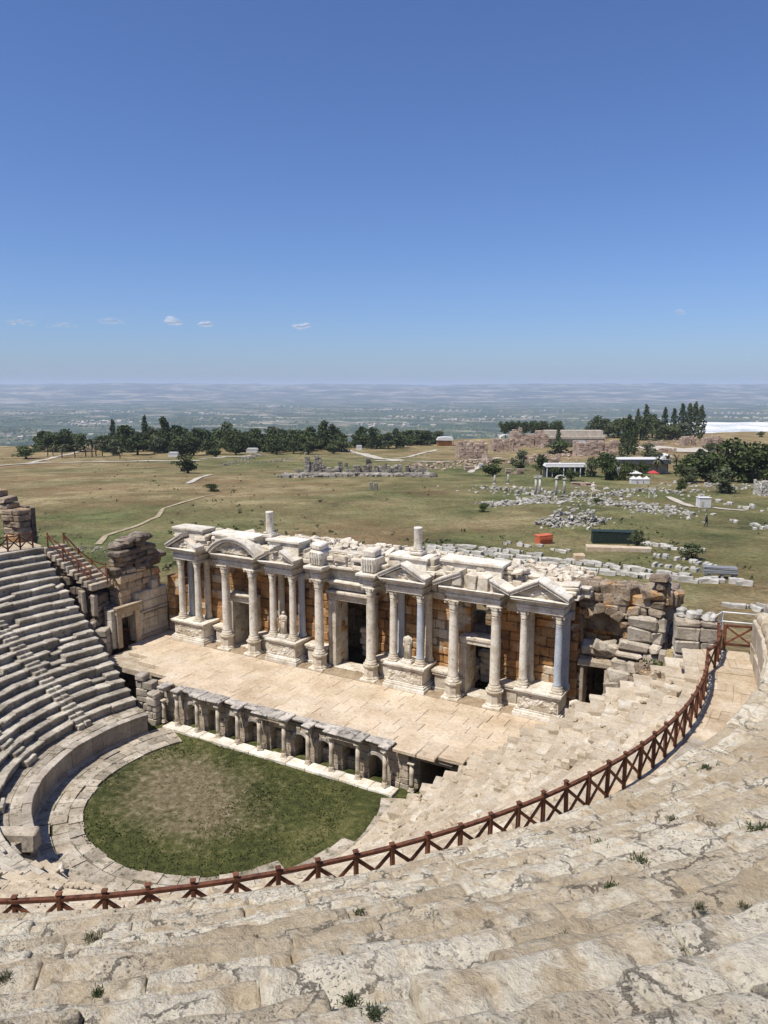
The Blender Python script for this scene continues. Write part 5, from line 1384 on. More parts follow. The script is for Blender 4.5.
for i in range(30):
    x = rf.uniform(600, 768); kd = rf.choice(('tree', 'tree', 'olive', 'palm')); y = rf.uniform(466, 484)
    if 628 < x < 676 and y > 472: continue
    tree(kd, x, y, rf.uniform(9, 17), rf.uniform(11, 18), {'tree': 'dark green garden tree among the buildings on the right of the plateau', 'olive': 'grey green garden tree among the buildings on the right of the plateau', 'palm': 'garden palm among the buildings on the right of the plateau'}[kd], {'tree': 'garden trees on the right', 'olive': 'grey garden trees on the right', 'palm': 'garden palms on the right'}[kd])
tree('umbrella_pine', 63, 451, 21, 27, 'broad dark tree standing alone at the left behind the palms')
tree('tree', 26, 459, 12, 19, 'pale green shrubby tree at the far left by the road')
tree('cypress', 114, 450, 27, 8, 'tall dark cypress, leftmost of the three at the left tree belt')
tree('cypress', 146, 450, 31, 8, 'tall dark cypress, middle one of the three at the left tree belt')
tree('pine', 164, 452, 31, 13, 'tall dark pointed conifer just right of the slim middle cypress')
tree('pine', 325, 450, 27, 14, 'tall dark pointed conifer, left one of a close pair near the middle of the belt')
tree('pine', 333, 450, 24, 13, 'tall dark pointed conifer, right one of a close pair near the middle of the belt')
tree('pine', 371, 449, 20, 9, 'slim pointed conifer standing above the belt right of the close pair')
tree('pine', 396, 448, 18, 12, 'dark pointed conifer near the right end of the left tree belt')
for (x, y, h, w_) in ((47, 457, 12, 9), (52, 456, 11, 8), (60, 458, 14, 10), (65, 458, 13, 9), (73, 458, 15, 11), (85, 457, 13, 11), (93, 457, 20, 12), (98, 456, 17, 11), (104, 456, 18, 11), (120, 459, 14, 10)):
    tree('palm', x, y, h, w_, 'palm tree in the grove beside the pale road at the left', 'palms by the left road', rf.uniform(-3, 3))
tree('tree', 188, 473, 17, 24, 'lone round dark tree standing in the open field left of centre')
tree('tree', 211, 491, 7, 12, 'small round bush in the dry field below the lone tree')
# right hand side
for x in (505, 514, 523, 532, 541, 550, 559): tree('umbrella_pine', x, 440, 19, 15, 'dark umbrella pine in the flat topped row behind the ruined baths', 'umbrella pines behind the baths', rf.uniform(-4, 4))
for (x, y, h, w_, kd, lab, gp) in (
    (597, 438, 21, 15, 'tree', 'dark round tree right of the long pale roof', None), (608, 436, 14, 16, 'tree', 'dark broadleaf tree in the mass left of the cypress group', 'dark mass by the cypresses'), (618, 438, 18, 18, 'tree', 'dark broadleaf tree in the mass left of the cypress group', 'dark mass by the cypresses'),
    (628, 440, 20, 16, 'tree', 'dark broadleaf tree in the mass left of the cypress group', 'dark mass by the cypresses'), (640, 440, 22, 16, 'tree', 'dark broadleaf tree in the mass left of the cypress group', 'dark mass by the cypresses'), (652, 438, 22, 17, 'tree', 'dark broadleaf tree in the mass left of the cypress group', 'dark mass by the cypresses'),
    (637, 436, 24, 6, 'cypress', 'slim cypress at the left of the right hand grove, left one of two close together', None), (645, 436, 28, 8, 'cypress', 'slim cypress at the left of the right hand grove, right one of two close together', None),
    (664, 438, 27, 7, 'cypress', 'dark cypress in the tight group right of centre', 'cypresses of the right group'), (673, 438, 26, 8, 'cypress', 'dark cypress in the tight group right of centre', 'cypresses of the right group'), (681, 438, 30, 9, 'cypress', 'dark cypress in the tight group right of centre', 'cypresses of the right group'),
    (688, 438, 30, 9, 'cypress', 'dark cypress in the tight group right of centre', 'cypresses of the right group'), (694, 438, 31, 9, 'cypress', 'dark cypress in the tight group right of centre', 'cypresses of the right group'), (700, 439, 29, 9, 'cypress', 'dark cypress in the tight group right of centre', 'cypresses of the right group'),
    (670, 440, 15, 15, 'tree', 'lighter green tree at the foot of the right cypress group', 'green trees under the cypresses'), (680, 440, 15, 16, 'olive', 'pale green tree at the foot of the right cypress group', None), (660, 441, 13, 14, 'tree', 'lighter green tree at the foot of the right cypress group', 'green trees under the cypresses'),
    (622, 459, 24, 8, 'cypress', 'tall dark cypress before the ruins, leftmost of three close together', None), (628, 454, 35, 11, 'cypress', 'tallest dark cypress before the ruins, middle of three close together', None), (634, 455, 26, 9, 'cypress', 'tall dark cypress before the ruins, rightmost of three close together', None),
    (558, 450, 20, 7, 'cypress', 'single slim cypress in front of the long pale roof', None), (561, 454, 13, 22, 'tree', 'low dark round tree under the single slim cypress', None), (586, 442, 10, 13, 'tree', 'reddish dark tree before the long pale roof', None),
    (493, 476, 16, 20, 'tree', 'round dark tree left of the standing columns', None), (521, 470, 18, 15, 'olive', 'olive coloured tree in front of the ruined baths', None), (541, 475, 20, 14, 'tree', 'dark tree left of the long white canopy', None),
    (556, 480, 12, 12, 'tree', 'low dark tree in front of the left end of the white canopy', None), (571, 481, 12, 13, 'tree', 'low dark tree in front of the middle of the white canopy', None), (591, 477, 18, 12, 'olive', 'loose pale tree at the right end of the white canopy', None),
    (606, 480, 25, 19, 'tree', 'large dark tree right of the white canopy', None), (627, 470, 22, 11, 'palm', 'palm tree standing before the dark slate roof', None), (657, 474, 20, 12, 'palm', 'palm tree right of the red shade, left one of three', None), (667, 474, 22, 12, 'palm', 'palm tree right of the red shade, middle one of three', None), (676, 473, 21, 12, 'palm', 'palm tree right of the red shade, rightmost of three', None),
    (688, 482, 24, 24, 'tree', 'big dark tree, left one of the pair by the white kiosk', None), (706, 483, 24, 26, 'tree', 'big dark tree, right one of the pair by the white kiosk', None), (722, 493, 22, 20, 'olive', 'grey green tree standing in front of the dark trees at the right', None),
    (731, 482, 37, 36, 'tree', 'largest dark tree near the right edge', None), (752, 483, 36, 28, 'tree', 'dark tree right of the largest tree near the right edge', None), (768, 484, 34, 26, 'tree', 'dark tree cut by the right edge', None), (716, 466, 22, 18, 'palm', 'tall palm tree before the pale terrace', None), (700, 470, 18, 14, 'pine', 'dark conifer behind the big dark pair', None),
    (681, 493, 13, 8, 'tree', 'small dark sapling beside the pale footpath', None), (648, 458, 13, 13, 'olive', 'small pale tree beside the three tall cypresses', None), (642, 476, 14, 12, 'tree', 'dark tree beside the white tents', None), (761, 437, 5, 5, 'tree', 'tiny round tree on the white terrace', None),
    (712, 455, 11, 12, 'tree', 'dark shrubby tree at the terrace foot', 'shrubs at the terrace foot'), (738, 452, 8, 10, 'tree', 'dark shrubby tree at the terrace foot', 'shrubs at the terrace foot'), (724, 452, 8, 10, 'tree', 'dark shrubby tree at the terrace foot', 'shrubs at the terrace foot'), (638, 550, 18, 13, 'olive', 'dark leafy bush at the right end of the dark green container', None),
    (690, 560, 15, 18, 'olive', 'green bush among the tilted white blocks on the right field', None), (597, 503, 5, 9, 'tree', 'small dark bush in the rubble below the white field statue', None), (484, 512, 9, 9, 'tree', 'dark bush beside the low rubble line', None)):
    tree(kd, x, y, h, w_, lab, gp)

# ---- structures on the plateau. Local frame: x to the right as seen, y away
def site(name, px, py, label, cat, rz=0.):
    P = at(px, py); e = empty(name, P, YAW + rz); tag(e, label, cat); return e, ppm(P)
def part(mb, n, mat, e): return mb.build(n, mat, e)
e, k = site('orange_building', 445, 446, 'small orange building under a white curved canopy', 'building')
b = MB(); box(b, -7.5 * k, 7 * k, 0, 9 * k, -1, 4.6 * k); part(b, 'wall', M['orangewall'], e)
b = MB(); prism(b, [(-8.2 * k, 5.6 * k), (-6.6 * k, 8.4 * k), (0, 9 * k), (7.5 * k, 8.6 * k), (8.6 * k, 5.6 * k)], -2 * k, 10 * k); part(b, 'canopy', M['canopy'], e)
b = MB(); 
for x in (-7.8, -3, 3, 8): box(b, x * k - .12, x * k + .12, -1.8 * k, -1.5 * k, 0, 5.6 * k)
part(b, 'posts', M['bark'], e)
def ruinblock(name, px, py, wpx, hpx, dpx, label, mat, seed, fn, ops=(), hc=None, extra=None):
    e, k = site(name, px, py, label, 'ruin'); r = random.Random(seed); W, H, D = wpx * k, hpx * k, dpx * k
    b = MB(); hh = (H / 9., H / 6.)
    masonry(b, -W / 2, 0, 0, W, -1., lambda s: H * fn(s / W), D * .3, hh, (W / 16, W / 7), [((a + .5) * W, (c + .5) * W, z0 * H, z1 * H, arch) for (a, c, z0, z1, arch) in ops], .12, .08, .05, r, .03)
    for (s, nx) in ((-1, 90), (1, 90)):
        masonry(b, s * W / 2 + (D * .2 if s < 0 else 0), D * .3, nx, D, -1., lambda q: H * fn(0.02 if s < 0 else .98) * (1 - .3 * q / D), D * .2, hh, (W / 14, W / 7), (), .1, .08, .05, r)
    masonry(b, -W / 2, D * 1.2, 0, W, -1., lambda s: H * fn(1 - s / W) * .92, D * .25, hh, (W / 16, W / 7), (), .1, .08, .05, r)
    part(b, 'wall', mat, e)
    t = MB()
    for i in range(26): s = r.uniform(.01, .035) * W; cbox(t, -s, s, -s * .7, s * .7, -.5, s * .9, .05, .05, None, TR(r.uniform(-W * .6, W * .6), r.uniform(-D * .7, -.02 * D), 0, r.uniform(0, 3)), r)
    o = part(t, 'fallen_rubble', mat, e); tag(o, kind='stuff')
    return e, k
nz = lambda sd, a=.25: (lambda t: .8 + a * noise.noise((t * 6., sd, 0)) + .12 * noise.noise((t * 17., sd, 3)))
ruinblock('ruined_baths', 473, 459, 29, 19, 22, 'pinkish brick ruined bath block with a ragged top', M['pinkruin'], 1, nz(1.), [(-.30, -.24, .5, .7, 0), (.0, .06, .5, .7, 0), (.2, .26, .5, .7, 0)])
ruinblock('ruined_baths', 506, 452, 24, 15, 16, 'ruined stone vaults under a small white canopy', M['pinkruin'], 2, nz(2.), [(-.3, -.08, .0, .35, 1), (.1, .32, .0, .35, 1)])
ruinblock('ruined_baths', 531, 447, 34, 17, 20, 'tall pinkish grey ruin with a jagged spire beside the dark pine row', M['pinkruin'], 3, lambda t: (1. if t < .2 else .68) + .15 * noise.noise((t * 9, 4, 1)), [(.0, .12, .0, .3, 1)])
ruinblock('ruined_baths', 597, 456, 36, 16, 16, 'broad brown ruin below the long pale roof', M['pinkruin'], 4, nz(6., .2), [(.1, .2, .3, .6, 0)])
ruinblock('ruined_hall', 690, 446, 12, 10, 8, 'small pinkish ruin right of the cypress group, left one of two', M['pinkruin'], 5, nz(7., .3), [(-.1, .15, 0, .4, 1)])
ruinblock('ruined_hall', 714, 447, 16, 11, 8, 'small tan ruin right of the cypress group, right one of two', M['pinkruin'], 6, nz(8., .35), [(-.3, -.1, 0, .4, 1), (.1, .3, 0, .4, 1)])
ruinblock('ruined_tomb', 767, 496, 12, 16, 10, 'pale yellow ruin cut by the right edge in front of the trees', M['block'], 7, nz(9., .2))
e, k = site('canopy', 506, 443, 'small white arched canopy over the ruined vaults', 'canopy')
b = MB(); n = 8
for i in range(n):
    a0, a1 = math.pi * (.15 + .7 * i / n), math.pi * (.15 + .7 * (i + 1) / n)
    prism(b, [(6.4 * k * math.cos(a0), 4.2 * k + 4 * k * math.sin(a0)), (6.4 * k * math.cos(a1), 4.2 * k + 4 * k * math.sin(a1)), (6.2 * k * math.cos(a1), 4 * k + 4 * k * math.sin(a1)), (6.2 * k * math.cos(a0), 4 * k + 4 * k * math.sin(a0))], 0, 8 * k)
part(b, 'roof', M['canopy'], e)
b = MB()
for x in (-5.6, 5.6): tube(b, (x * k, .3 * k, -1), (x * k, .3 * k, 6 * k), .15); tube(b, (x * k, 7.5 * k, -1), (x * k, 7.5 * k, 6 * k), .15)
part(b, 'frame', M['whitemetal'], e)
e, k = site('museum_building', 576, 446, 'long low building with a pale beige ribbed roof among the ruins', 'building')
b = MB(); box(b, -28 * k, 28 * k, 2 * k, 22 * k, -1, 7 * k)
for x in range(-26, 27, 6): box(b, x * k, x * k + .5 * k, 1.6 * k, 2.1 * k, 0, 7 * k)
part(b, 'wall', M['tanwall'], e)
b = MB(); 
for i in range(28): box(b, (-29 + i * 2.05) * k, (-27.05 + i * 2.05) * k, .5 * k, 23 * k, 7 * k, (9.2 if i % 2 else 9.05) * k)
for i in range(14):
    z0 = 9.2 + 0; box(b, (-28 + i * 4) * k, (-24.1 + i * 4) * k, 8 * k, 20 * k, 9.25 * k, 14.4 * k)
part(b, 'roof', M['tanwall'], e)
b = MB(); box(b, -3 * k, 9 * k, -1 * k, 2 * k, 3.4 * k, 5.2 * k); part(b, 'awning', M['canopy'], e)
e, k = site('shade_canopy', 566, 477, 'long flat white shade roof on slim posts in front of the ruins', 'canopy')
b = MB(); box(b, -20 * k, 21 * k, 0, 12 * k, 9.5 * k, 10.2 * k); prism(b, [(-20.5 * k, 10.2 * k), (21.5 * k, 10.2 * k), (20 * k, 12.6 * k), (-19 * k, 12.6 * k)], 2 * k, 12 * k); part(b, 'roof', M['canopy'], e)
for i in range(8):
    b = MB(); x = -18.5 + i * 5.4; box(b, x * k - .1, x * k + .1, .4 * k, .4 * k + .2, -.5, 9.5 * k); part(b, 'post', M['whitemetal'], e)
b = MB(); box(b, -20 * k, 21 * k, 10 * k, 11 * k, -.5, 9.4 * k); part(b, 'rear_wall', M['darkroof'], e)
e, k = site('cafe_building', 645, 474, 'low cafe building with a dark flat roof edged in white', 'building')
b = MB(); box(b, -26 * k, 22 * k, 3 * k, 18 * k, -1, 9.5 * k); part(b, 'wall', M['tanwall'], e)
b = MB(); box(b, -27 * k, 23 * k, -2 * k, 18.5 * k, 9.6 * k, 13.5 * k); part(b, 'roof', M['darkroof'], e)
b = MB(); box(b, -27.3 * k, 23.3 * k, -2.3 * k, 18.8 * k, 13.55 * k, 14.3 * k); part(b, 'roof_edge', M['canopy'], e)
b = MB(); box(b, -27 * k, -22 * k, -3 * k, 1 * k, -1, 9 * k); part(b, 'side_pillar', M['canopy'], e)
for i, (px, py, s, mt, lab) in enumerate(((634, 479, 6, 'canopy', 'white square parasol at the cafe, left one'), (653, 479, 4.5, 'redcloth', 'red parasol at the cafe'), (664, 462, 6, 'canopy', 'small white pitched tent roof behind the cafe roof'), (729, 467, 9, 'canopy', 'white tent roof between the dark trees at the right'))):
    e, k = site('parasol', px, py, lab, 'parasol'); b = MB(); h = 8 * k; s *= k
    b.add([Vector((-s, -s, h * .72)), Vector((s, -s, h * .72)), Vector((s, s, h * .72)), Vector((-s, s, h * .72)), Vector((0, 0, h * 1.05))], [(0, 1, 4), (1, 2, 4), (2, 3, 4), (3, 0, 4), (3, 2, 1, 0)]); part(b, 'canopy', M[mt], e)
    b = MB(); tube(b, (0, 0, 0), (0, 0, h * .8), .06); part(b, 'pole', M['whitemetal'], e)
for i, (px, w_) in enumerate(((634, 5), (640, 5.5), (647, 4.5))):
    e, k = site('market_tent', px, 484, ('white tent in front of the cafe, leftmost of three', 'white tent in front of the cafe, middle of three', 'white tent in front of the cafe, rightmost of three')[i], 'tent')
    b = MB(); s = w_ * k * .55; box(b, -s, s, 0, 2 * s, 0, 4.5 * k); part(b, 'wall', M['canopy'], e)
    b = MB(); b.add([Vector((-s * 1.1, -.1, 4.52 * k)), Vector((s * 1.1, -.1, 4.52 * k)), Vector((s * 1.1, 2.1 * s, 4.52 * k)), Vector((-s * 1.1, 2.1 * s, 4.52 * k)), Vector((0, s, 7.5 * k))], [(0, 1, 4), (1, 2, 4), (2, 3, 4), (3, 0, 4), (3, 2, 1, 0)]); part(b, 'roof', M['canopy'], e)
e, k = site('kiosk', 705, 508, 'plain white box kiosk on the footpath in the right field', 'kiosk')
b = MB(); cbox(b, -5.5 * k, 5.5 * k, 0, 8 * k, 0, 9 * k, .05); part(b, 'wall', M['canopy'], e)
b = MB(); cbox(b, -5.9 * k, 5.9 * k, -.4 * k, 8.4 * k, 9.01 * k, 9.6 * k, .04); part(b, 'roof', M['canopy'], e)
b = MB(); cbox(b, -3.6 * k, -1.2 * k, -.15 * k, .05, .0, 6.5 * k, .02); part(b, 'door', M['tanwall'], e)
# white vans and sheds glimpsed among the trees
for i, (px, py, w_, lab) in enumerate(((252, 453, 11, 'white shed roof among the trees left of the ruined fountain'), (296, 450, 6, 'small white vehicle among the trees behind the ruined fountain'), (341, 450, 8, 'white tent behind the trees right of the close conifer pair'), (359, 450, 6, 'white stall at the head of the pale track'), (677, 437, 5, 'small white hut at the foot of the cypress group'), (481, 468, 4, 'white van on the track before the ruined baths'), (173, 457, 9, 'low white stall among the trees at the left belt'))):
    e, k = site('white_shed', px, py, lab, 'shed'); b = MB(); s = w_ * k / 2; cbox(b, -s, s, 0, s, 0, 3.2 * k, .05); part(b, 'wall', M['canopy'], e)
    b = MB(); prism(b, [(-s * 1.05, 3.25 * k), (s * 1.05, 3.25 * k), (s * .8, 4.6 * k), (-s * .8, 4.6 * k)], -.1, s * 1.1); part(b, 'roof', M['canopy'], e)

for i, (px, py, w_, h_) in enumerate(((487, 466, 14, 6), (530, 461, 18, 7), (552, 463, 16, 6), (600, 466, 20, 6), (612, 458, 12, 9), (470, 470, 10, 4), (515, 474, 18, 5), (583, 486, 22, 4), (655, 446, 14, 6), (668, 452, 16, 4), (734, 449, 18, 5), (618, 447, 14, 8))):
    e, k = site('ruined_wall', px, py, 'low broken wall of brown stone among the ruins and trees on the right of the plateau', 'ruin'); tag(e, group='low broken walls on the plateau')
    b = MB(); r = random.Random(700 + i); masonry(b, -w_ * k / 2, 0, r.uniform(-12, 12), w_ * k, -1., lambda s: h_ * k * (.75 + .5 * noise.noise((s * .5, i * 3., 0))), 1.4, (.6, 1.), (.9, 2.2), (), .1, .08, .06, r, .04); part(b, 'wall', M['pinkruin'], e)
# ---- ruined fountain house in the middle of the field
e, k = site('ruined_fountain', 365, 476, 'long grey roofless ruin with stumps of walls in the middle of the field', 'ruin')
b = MB(); r = random.Random(5)
for (px, h, w_) in ((299, 5, 8), (324, 9, 5), (337, 8, 5), (359, 9, 3), (366, 8, 6), (380, 7, 4), (388, 9, 3), (396, 9, 3), (411, 6, 5), (420, 8, 3), (307, 19, 5), (318, 16, 7), (312, 11, 5), (328, 7, 6), (340, 11, 4.5), (346, 10, 3), (355, 10, 4), (362, 6, 8), (369, 14, 6), (376, 9, 4), (384, 10, 5), (393, 7, 5), (400, 11, 4.5), (407, 8, 4), (415, 8, 6), (425, 6, 7), (334, 5, 8), (350, 5, 8)):
    x = (px - 365) * k; yo = r.uniform(0, 5) * k
    masonry(b, x - w_ * k / 2, yo, r.uniform(-8, 8), w_ * k, -1, lambda s: 1.3 * h * k * (1 - .22 * r.random()), 3 * k, (.5, .8), (.7, 1.4), (), .1, .08, .06, r)
part(b, 'wall', M['greyruin'], e)
b = MB()
for i in range(420):
    s = r.uniform(.35, 1.1); x = r.gauss(0, 30) if i % 2 else r.uniform(-80, 65); x = clamp(x, -85, 68); cbox(b, -s, s, -s * .7, s * .7, -.3, s * .9, .1, .1, None, TR(x * k, r.uniform(-6, 12) * k - .05 * abs(x), 0, r.uniform(0, 3), r.gauss(0, .2)), r)
tag(part(b, 'fallen_rubble', M['greyruin'], e), kind='stuff')
for (px, h, lab) in ((371, 8, 'grey upright stone in the dry field below the ruined fountain, left one of a pair'), (376, 7, 'grey upright stone in the dry field below the ruined fountain, right one of a pair')):
    P = at(px, 490); kk = ppm(P); block(P.x, P.y, P.z, 3.6 * kk, 3 * kk, h * kk, YAW, M['greyruin'], lab, seed=px, name='standing_stone')

# ---- columns and statue of the re-erected street
def column(px, py, hpx, label, group=None, cap=True):
    P = at(px, py); k = ppm(P); H = hpx * k; e = empty('standing_column', P); r = max(.26, .55 * k)
    b = MB(); lathe(b, [(r, 0), (r * .95, H * .5), (r * .85, H * .94)], seg=12); b.build('shaft', M['block'], e)
    b = MB(); cbox(b, -r * 1.4, r * 1.4, -r * 1.4, r * 1.4, -.2, .25, .04); b.build('base', M['block'], e)
    if cap: b = MB(); cbox(b, -r * 1.35, r * 1.35, -r * 1.35, r * 1.35, H * .94, H, .05); b.build('capital', M['block'], e)
    tag(e, label, 'column', group)
column(535.5, 496, 19, 'weathered standing column of the small portico, left one'); column(539.5, 496, 19, 'weathered standing column of the small portico, right one')
column(556, 497, 19, 'slim white column carrying the left end of the broken arch'); column(564, 496, 17, 'short column under the right end of the broken arch')
for (px, py, h) in ((494.5, 484, 9), (508, 484, 10), (545, 497, 7), (550, 497, 6), (572, 498, 6), (583, 498, 7), (605, 498, 6), (596, 498, 4)): column(px, py, h, 'short white column stub of the re-erected street beyond the rubble', 'column stubs of the street', False)
e, k = site('stone_lintel', 537.5, 496, 'grey lintel lying across the two portico columns', 'lintel'); b = MB(); cbox(b, -3.4 * k, 3.4 * k, -.8 * k, .8 * k, 19.05 * k, 20.6 * k, .05, .03); part(b, 'beam', M['block'], e)
e, k = site('stone_arch', 560, 497, 'broken white arch on slim columns in the field', 'arch'); b = MB()
for i in range(6):
    a0, a1 = math.pi * (1 - i / 6.), math.pi * (1 - (i + .95) / 6.)
    prism(b, [(4.2 * k * math.cos(a) * q, 18.3 * k + 2.6 * k * math.sin(a) * q) for a, q in ((a0, 1), (a1, 1), (a1, 1.25), (a0, 1.25))], -.35, .35)
part(b, 'ring', M['block'], e)
P = at(593, 498); statue('statue', P.x, P.y, P.z, 2.9, 'tall white statue standing alone in the field beyond the rubble', 9, True, YAW, .42)
e, k = site('ruined_gate', 652, 498, 'small white stone frame standing in the field left of the footpath', 'ruin'); b = MB()
for x in (-2.6, 2.6): cbox(b, (x - .6) * k, (x + .6) * k, 0, 1.2 * k, -.2, 7 * k, .05, .04)
cbox(b, -3.6 * k, 3.6 * k, -.1, 1.3 * k, 7.05 * k, 8.4 * k, .05, .04); part(b, 'frame', M['block'], e)

# ---- rubble: counted blocks in rows, and heaps nobody could count
BL = []
for i in range(7):
    b = MB(); s = (rf.uniform(.9, 1.7), rf.uniform(.45, .8), rf.uniform(.35, .65)); cbox(b, -s[0] / 2, s[0] / 2, -s[1] / 2, s[1] / 2, -.1, s[2], .06, .06, .5); BL.append(b.mesh('marble_block', M['block']))
def field_block(P, rz, label, group, sc=1., tx=0.):
    o = link('marble_block', rf.choice(BL), None, P, rz); o.scale = (sc, sc, sc); o.rotation_euler.x = tx; tag(o, label, 'stone', group)
def row_blocks(pts, n, spread, label, group, sc=1., rz=None):
    P = [at(*p) for p in pts]; L = [(b - a).length for a, b in zip(P[:-1], P[1:])]; T_ = sum(L)
    for i in range(n):
        s = T_ * (i + rf.uniform(-.3, .3) + .5) / n; j = 0
        while j < len(L) - 1 and s > L[j]: s -= L[j]; j += 1
        q = P[j].lerp(P[j + 1], s / L[j]); d = P[j + 1] - P[j]; a = math.atan2(d.y, d.x) + rf.gauss(0, .18) if rz is None else rz + rf.gauss(0, .2)
        q = Vector((q.x + rf.uniform(-spread, spread), q.y + rf.uniform(-spread, spread), 0)); q.z = nat(q.x, q.y); field_block(q, a, label, group, sc * rf.uniform(.55, .9), rf.gauss(0, .06))
LR = 'white marble block in the long double row on the grass behind the facade'; GRW = 'blocks of the long row behind the facade'
row_blocks([(425, 549), (500, 557), (560, 562), (620, 569), (690, 578)], 74, .5, LR, GRW)
row_blocks([(420, 553), (500, 563), (560, 569), (620, 575), (690, 582), (742, 584)], 84, .6, LR, GRW)
row_blocks([(430, 546), (480, 549), (540, 556)], 30, .5, LR, GRW, .8)
row_blocks([(655, 566), (700, 572)], 12, .3, 'white block leaning in the slanting line left of the grey bundle on the right field', 'leaning blocks', .8, YAW + 1.)
row_blocks([(650, 556), (690, 561), (715, 569)], 16, .5, 'white block of the slanting rows around the green bush on the right field', 'blocks around the bush', .85, YAW + .9)
row_blocks([(640, 543), (665, 548), (700, 551)], 18, .9, 'small white block strewn above the green bush on the right field', 'blocks above the bush', .8)
row_blocks([(585, 530), (600, 522), (612, 519)], 10, .4, 'small white block in the short row behind the dark green container', 'blocks behind the container', .8)
row_blocks([(500, 543), (540, 548), (575, 552)], 14, 1.4, 'small white block on the green grass around the red orange box', 'blocks around the orange box', .7)
row_blocks([(700, 500), (740, 506), (768, 512)], 16, 2., 'pale block strewn along the footpath right of the kiosk', 'blocks right of the kiosk', 1.)
row_blocks([(735, 522), (768, 530)], 12, 1.6, 'pale block strewn in the green field at the right edge', 'blocks at the right edge', .9)
row_blocks([(722, 606), (745, 608), (765, 612)], 7, .5, 'white slab lying on the grass beyond the white railing', 'slabs beyond the railing', .9)
def heap(name, pts, n, spread, s0, s1, label, mat, hh=0.):
    b = MB(); P = [at(*p) for p in pts]
    for i in range(n):
        j = rf.randrange(len(P) - 1) if len(P) > 1 else 0; q = P[j].lerp(P[min(j + 1, len(P) - 1)], rf.random()); s = s0 * .5 + (s1 * .62 - s0 * .5) * rf.random() ** 2
        g = (rf.gauss(0, spread), rf.gauss(0, spread)); x, y = q.x + g[0], q.y + g[1]; up = hh * math.exp(-(g[0] ** 2 + g[1] ** 2) / (spread * spread * 1.2)) * rf.random()
        cbox(b, -s, s, -s * rf.uniform(.5, .9), s * .7, -s * .4, s * .6, .05, .06, None, TR(x, y, nat(x, y) + up, rf.uniform(0, 3), rf.gauss(0, .25), rf.gauss(0, .25)), rf)
    o = b.build(name, mat); tag(o, label, 'rubble', kind='stuff')
heap('rubble', [(545, 527), (560, 523), (580, 521), (592, 524)], 320, 1.6, .25, .65, 'heap of grey white broken stone behind the red orange box', M['rubble'], 2.2)
heap('rubble', [(487, 506), (520, 503), (560, 501)], 330, 1.6, .3, .8, 'long line of broken stone in the dry field before the columns', M['rubble'], .8)
heap('rubble', [(590, 502), (620, 504), (650, 509), (680, 515)], 320, 3.2, .25, .75, 'wide scatter of broken stone left of the kiosk', M['rubble'], .6)
heap('rubble', [(480, 488), (530, 493), (580, 496), (640, 492), (690, 492)], 330, 4.5, .3, .9, 'scatter of broken stone among the standing columns', M['rubble'], .5)
heap('rubble', [(690, 485), (750, 488)], 110, 4., .3, .8, 'scatter of pale stone before the dark trees at the right', M['rubble'], .3)
heap('rubble', [(425, 470), (460, 463), (500, 462), (560, 460)], 260, 7., .4, 1.3, 'scatter of fallen stone around the ruined baths', M['pinkruin'], 1.2)
heap('rubble', [(540, 458), (580, 455), (560, 452)], 200, 6., .4, 1.4, 'stone scatter in front of the pale roofed building', M['pinkruin'], 1.5)
heap('rubble', [(660, 440), (700, 444), (725, 446)], 120, 7., .4, 1.4, 'stone scatter by the ruins right of the cypress group', M['pinkruin'], 1.)
heap('rubble', [(60, 555), (85, 548), (100, 552)], 70, 1.2, .15, .4, 'scatter of stone in the grass behind the left stairway', M['greyruin'], .3)
heap('rubble', [(225, 466), (250, 458), (262, 452)], 140, 2., .4, .9, 'low tumbled stone wall running across the left field', M['greyruin'], .8)
heap('rubble', [(232, 464), (275, 462), (290, 459)], 80, 1.5, .3, .7, 'second low line of tumbled stone in the left field', M['greyruin'], .4)
# low shrubs dotting the field
sh = MB(); rsb = random.Random(31)
for i in range(1700):
    px, py = rsb.uniform(0, 768), 455 + 125 * rsb.random() ** 1.3
    if noise.noise((px * .012, py * .03, 5)) < -.12 + .3 * rsb.random(): continue
    P = at(px, py); s = .12 + .4 * rsb.random() ** 2.5
    leaves(sh, (P.x, P.y, P.z + s * .4), (s, s, s * .6), 9, s * .42, rsb, .6, 0)
tag(sh.build('low_shrubs', M['leaf_olive']), 'low dark shrubs dotted over the dry field', 'shrubs', kind='stuff')

# ---- things on the near field
e, k = site('storage_container', 616, 544, 'long dark green covered container on the grass right of the red orange box', 'container', R_(-9))
b = MB(); cbox(b, -22 * k, 19 * k, 0, 12 * k, 0, 11 * k, .06, .03)
for i in range(20): cbox(b, (-21.5 + i * 2.05) * k, (-20.5 + i * 2.05) * k, -.35 * k, .2, .3, 10.5 * k, .02)
part(b, 'body', M['darkgreen'], e)
b = MB(); cbox(b, -22.5 * k, 19.5 * k, -.5 * k, 12.5 * k, 11.02 * k, 11.7 * k, .05, .03); part(b, 'lid', M['darkgreen'], e)
b = MB()
for x in (-20, -7, 5, 14): cbox(b, x * k, (x + 4) * k, .4, 11 * k, -.35, -.02, .02)
part(b, 'skid', M['bark'], e)
e, k = site('storage_box', 546, 544, 'red orange box shaped shelter on the green grass behind the facade', 'box', R_(20))
b = MB(); cbox(b, -7.5 * k, 7.5 * k, 0, 9 * k, 0, 7.5 * k, .04, .02); part(b, 'body', M['redorange'], e)
b = MB(); prism(b, [(-7.9 * k, 7.52 * k), (7.9 * k, 7.52 * k), (7.6 * k, 8.8 * k), (-7.6 * k, 8.4 * k)], -.4 * k, 9.4 * k); part(b, 'lid', M['redorange'], e)
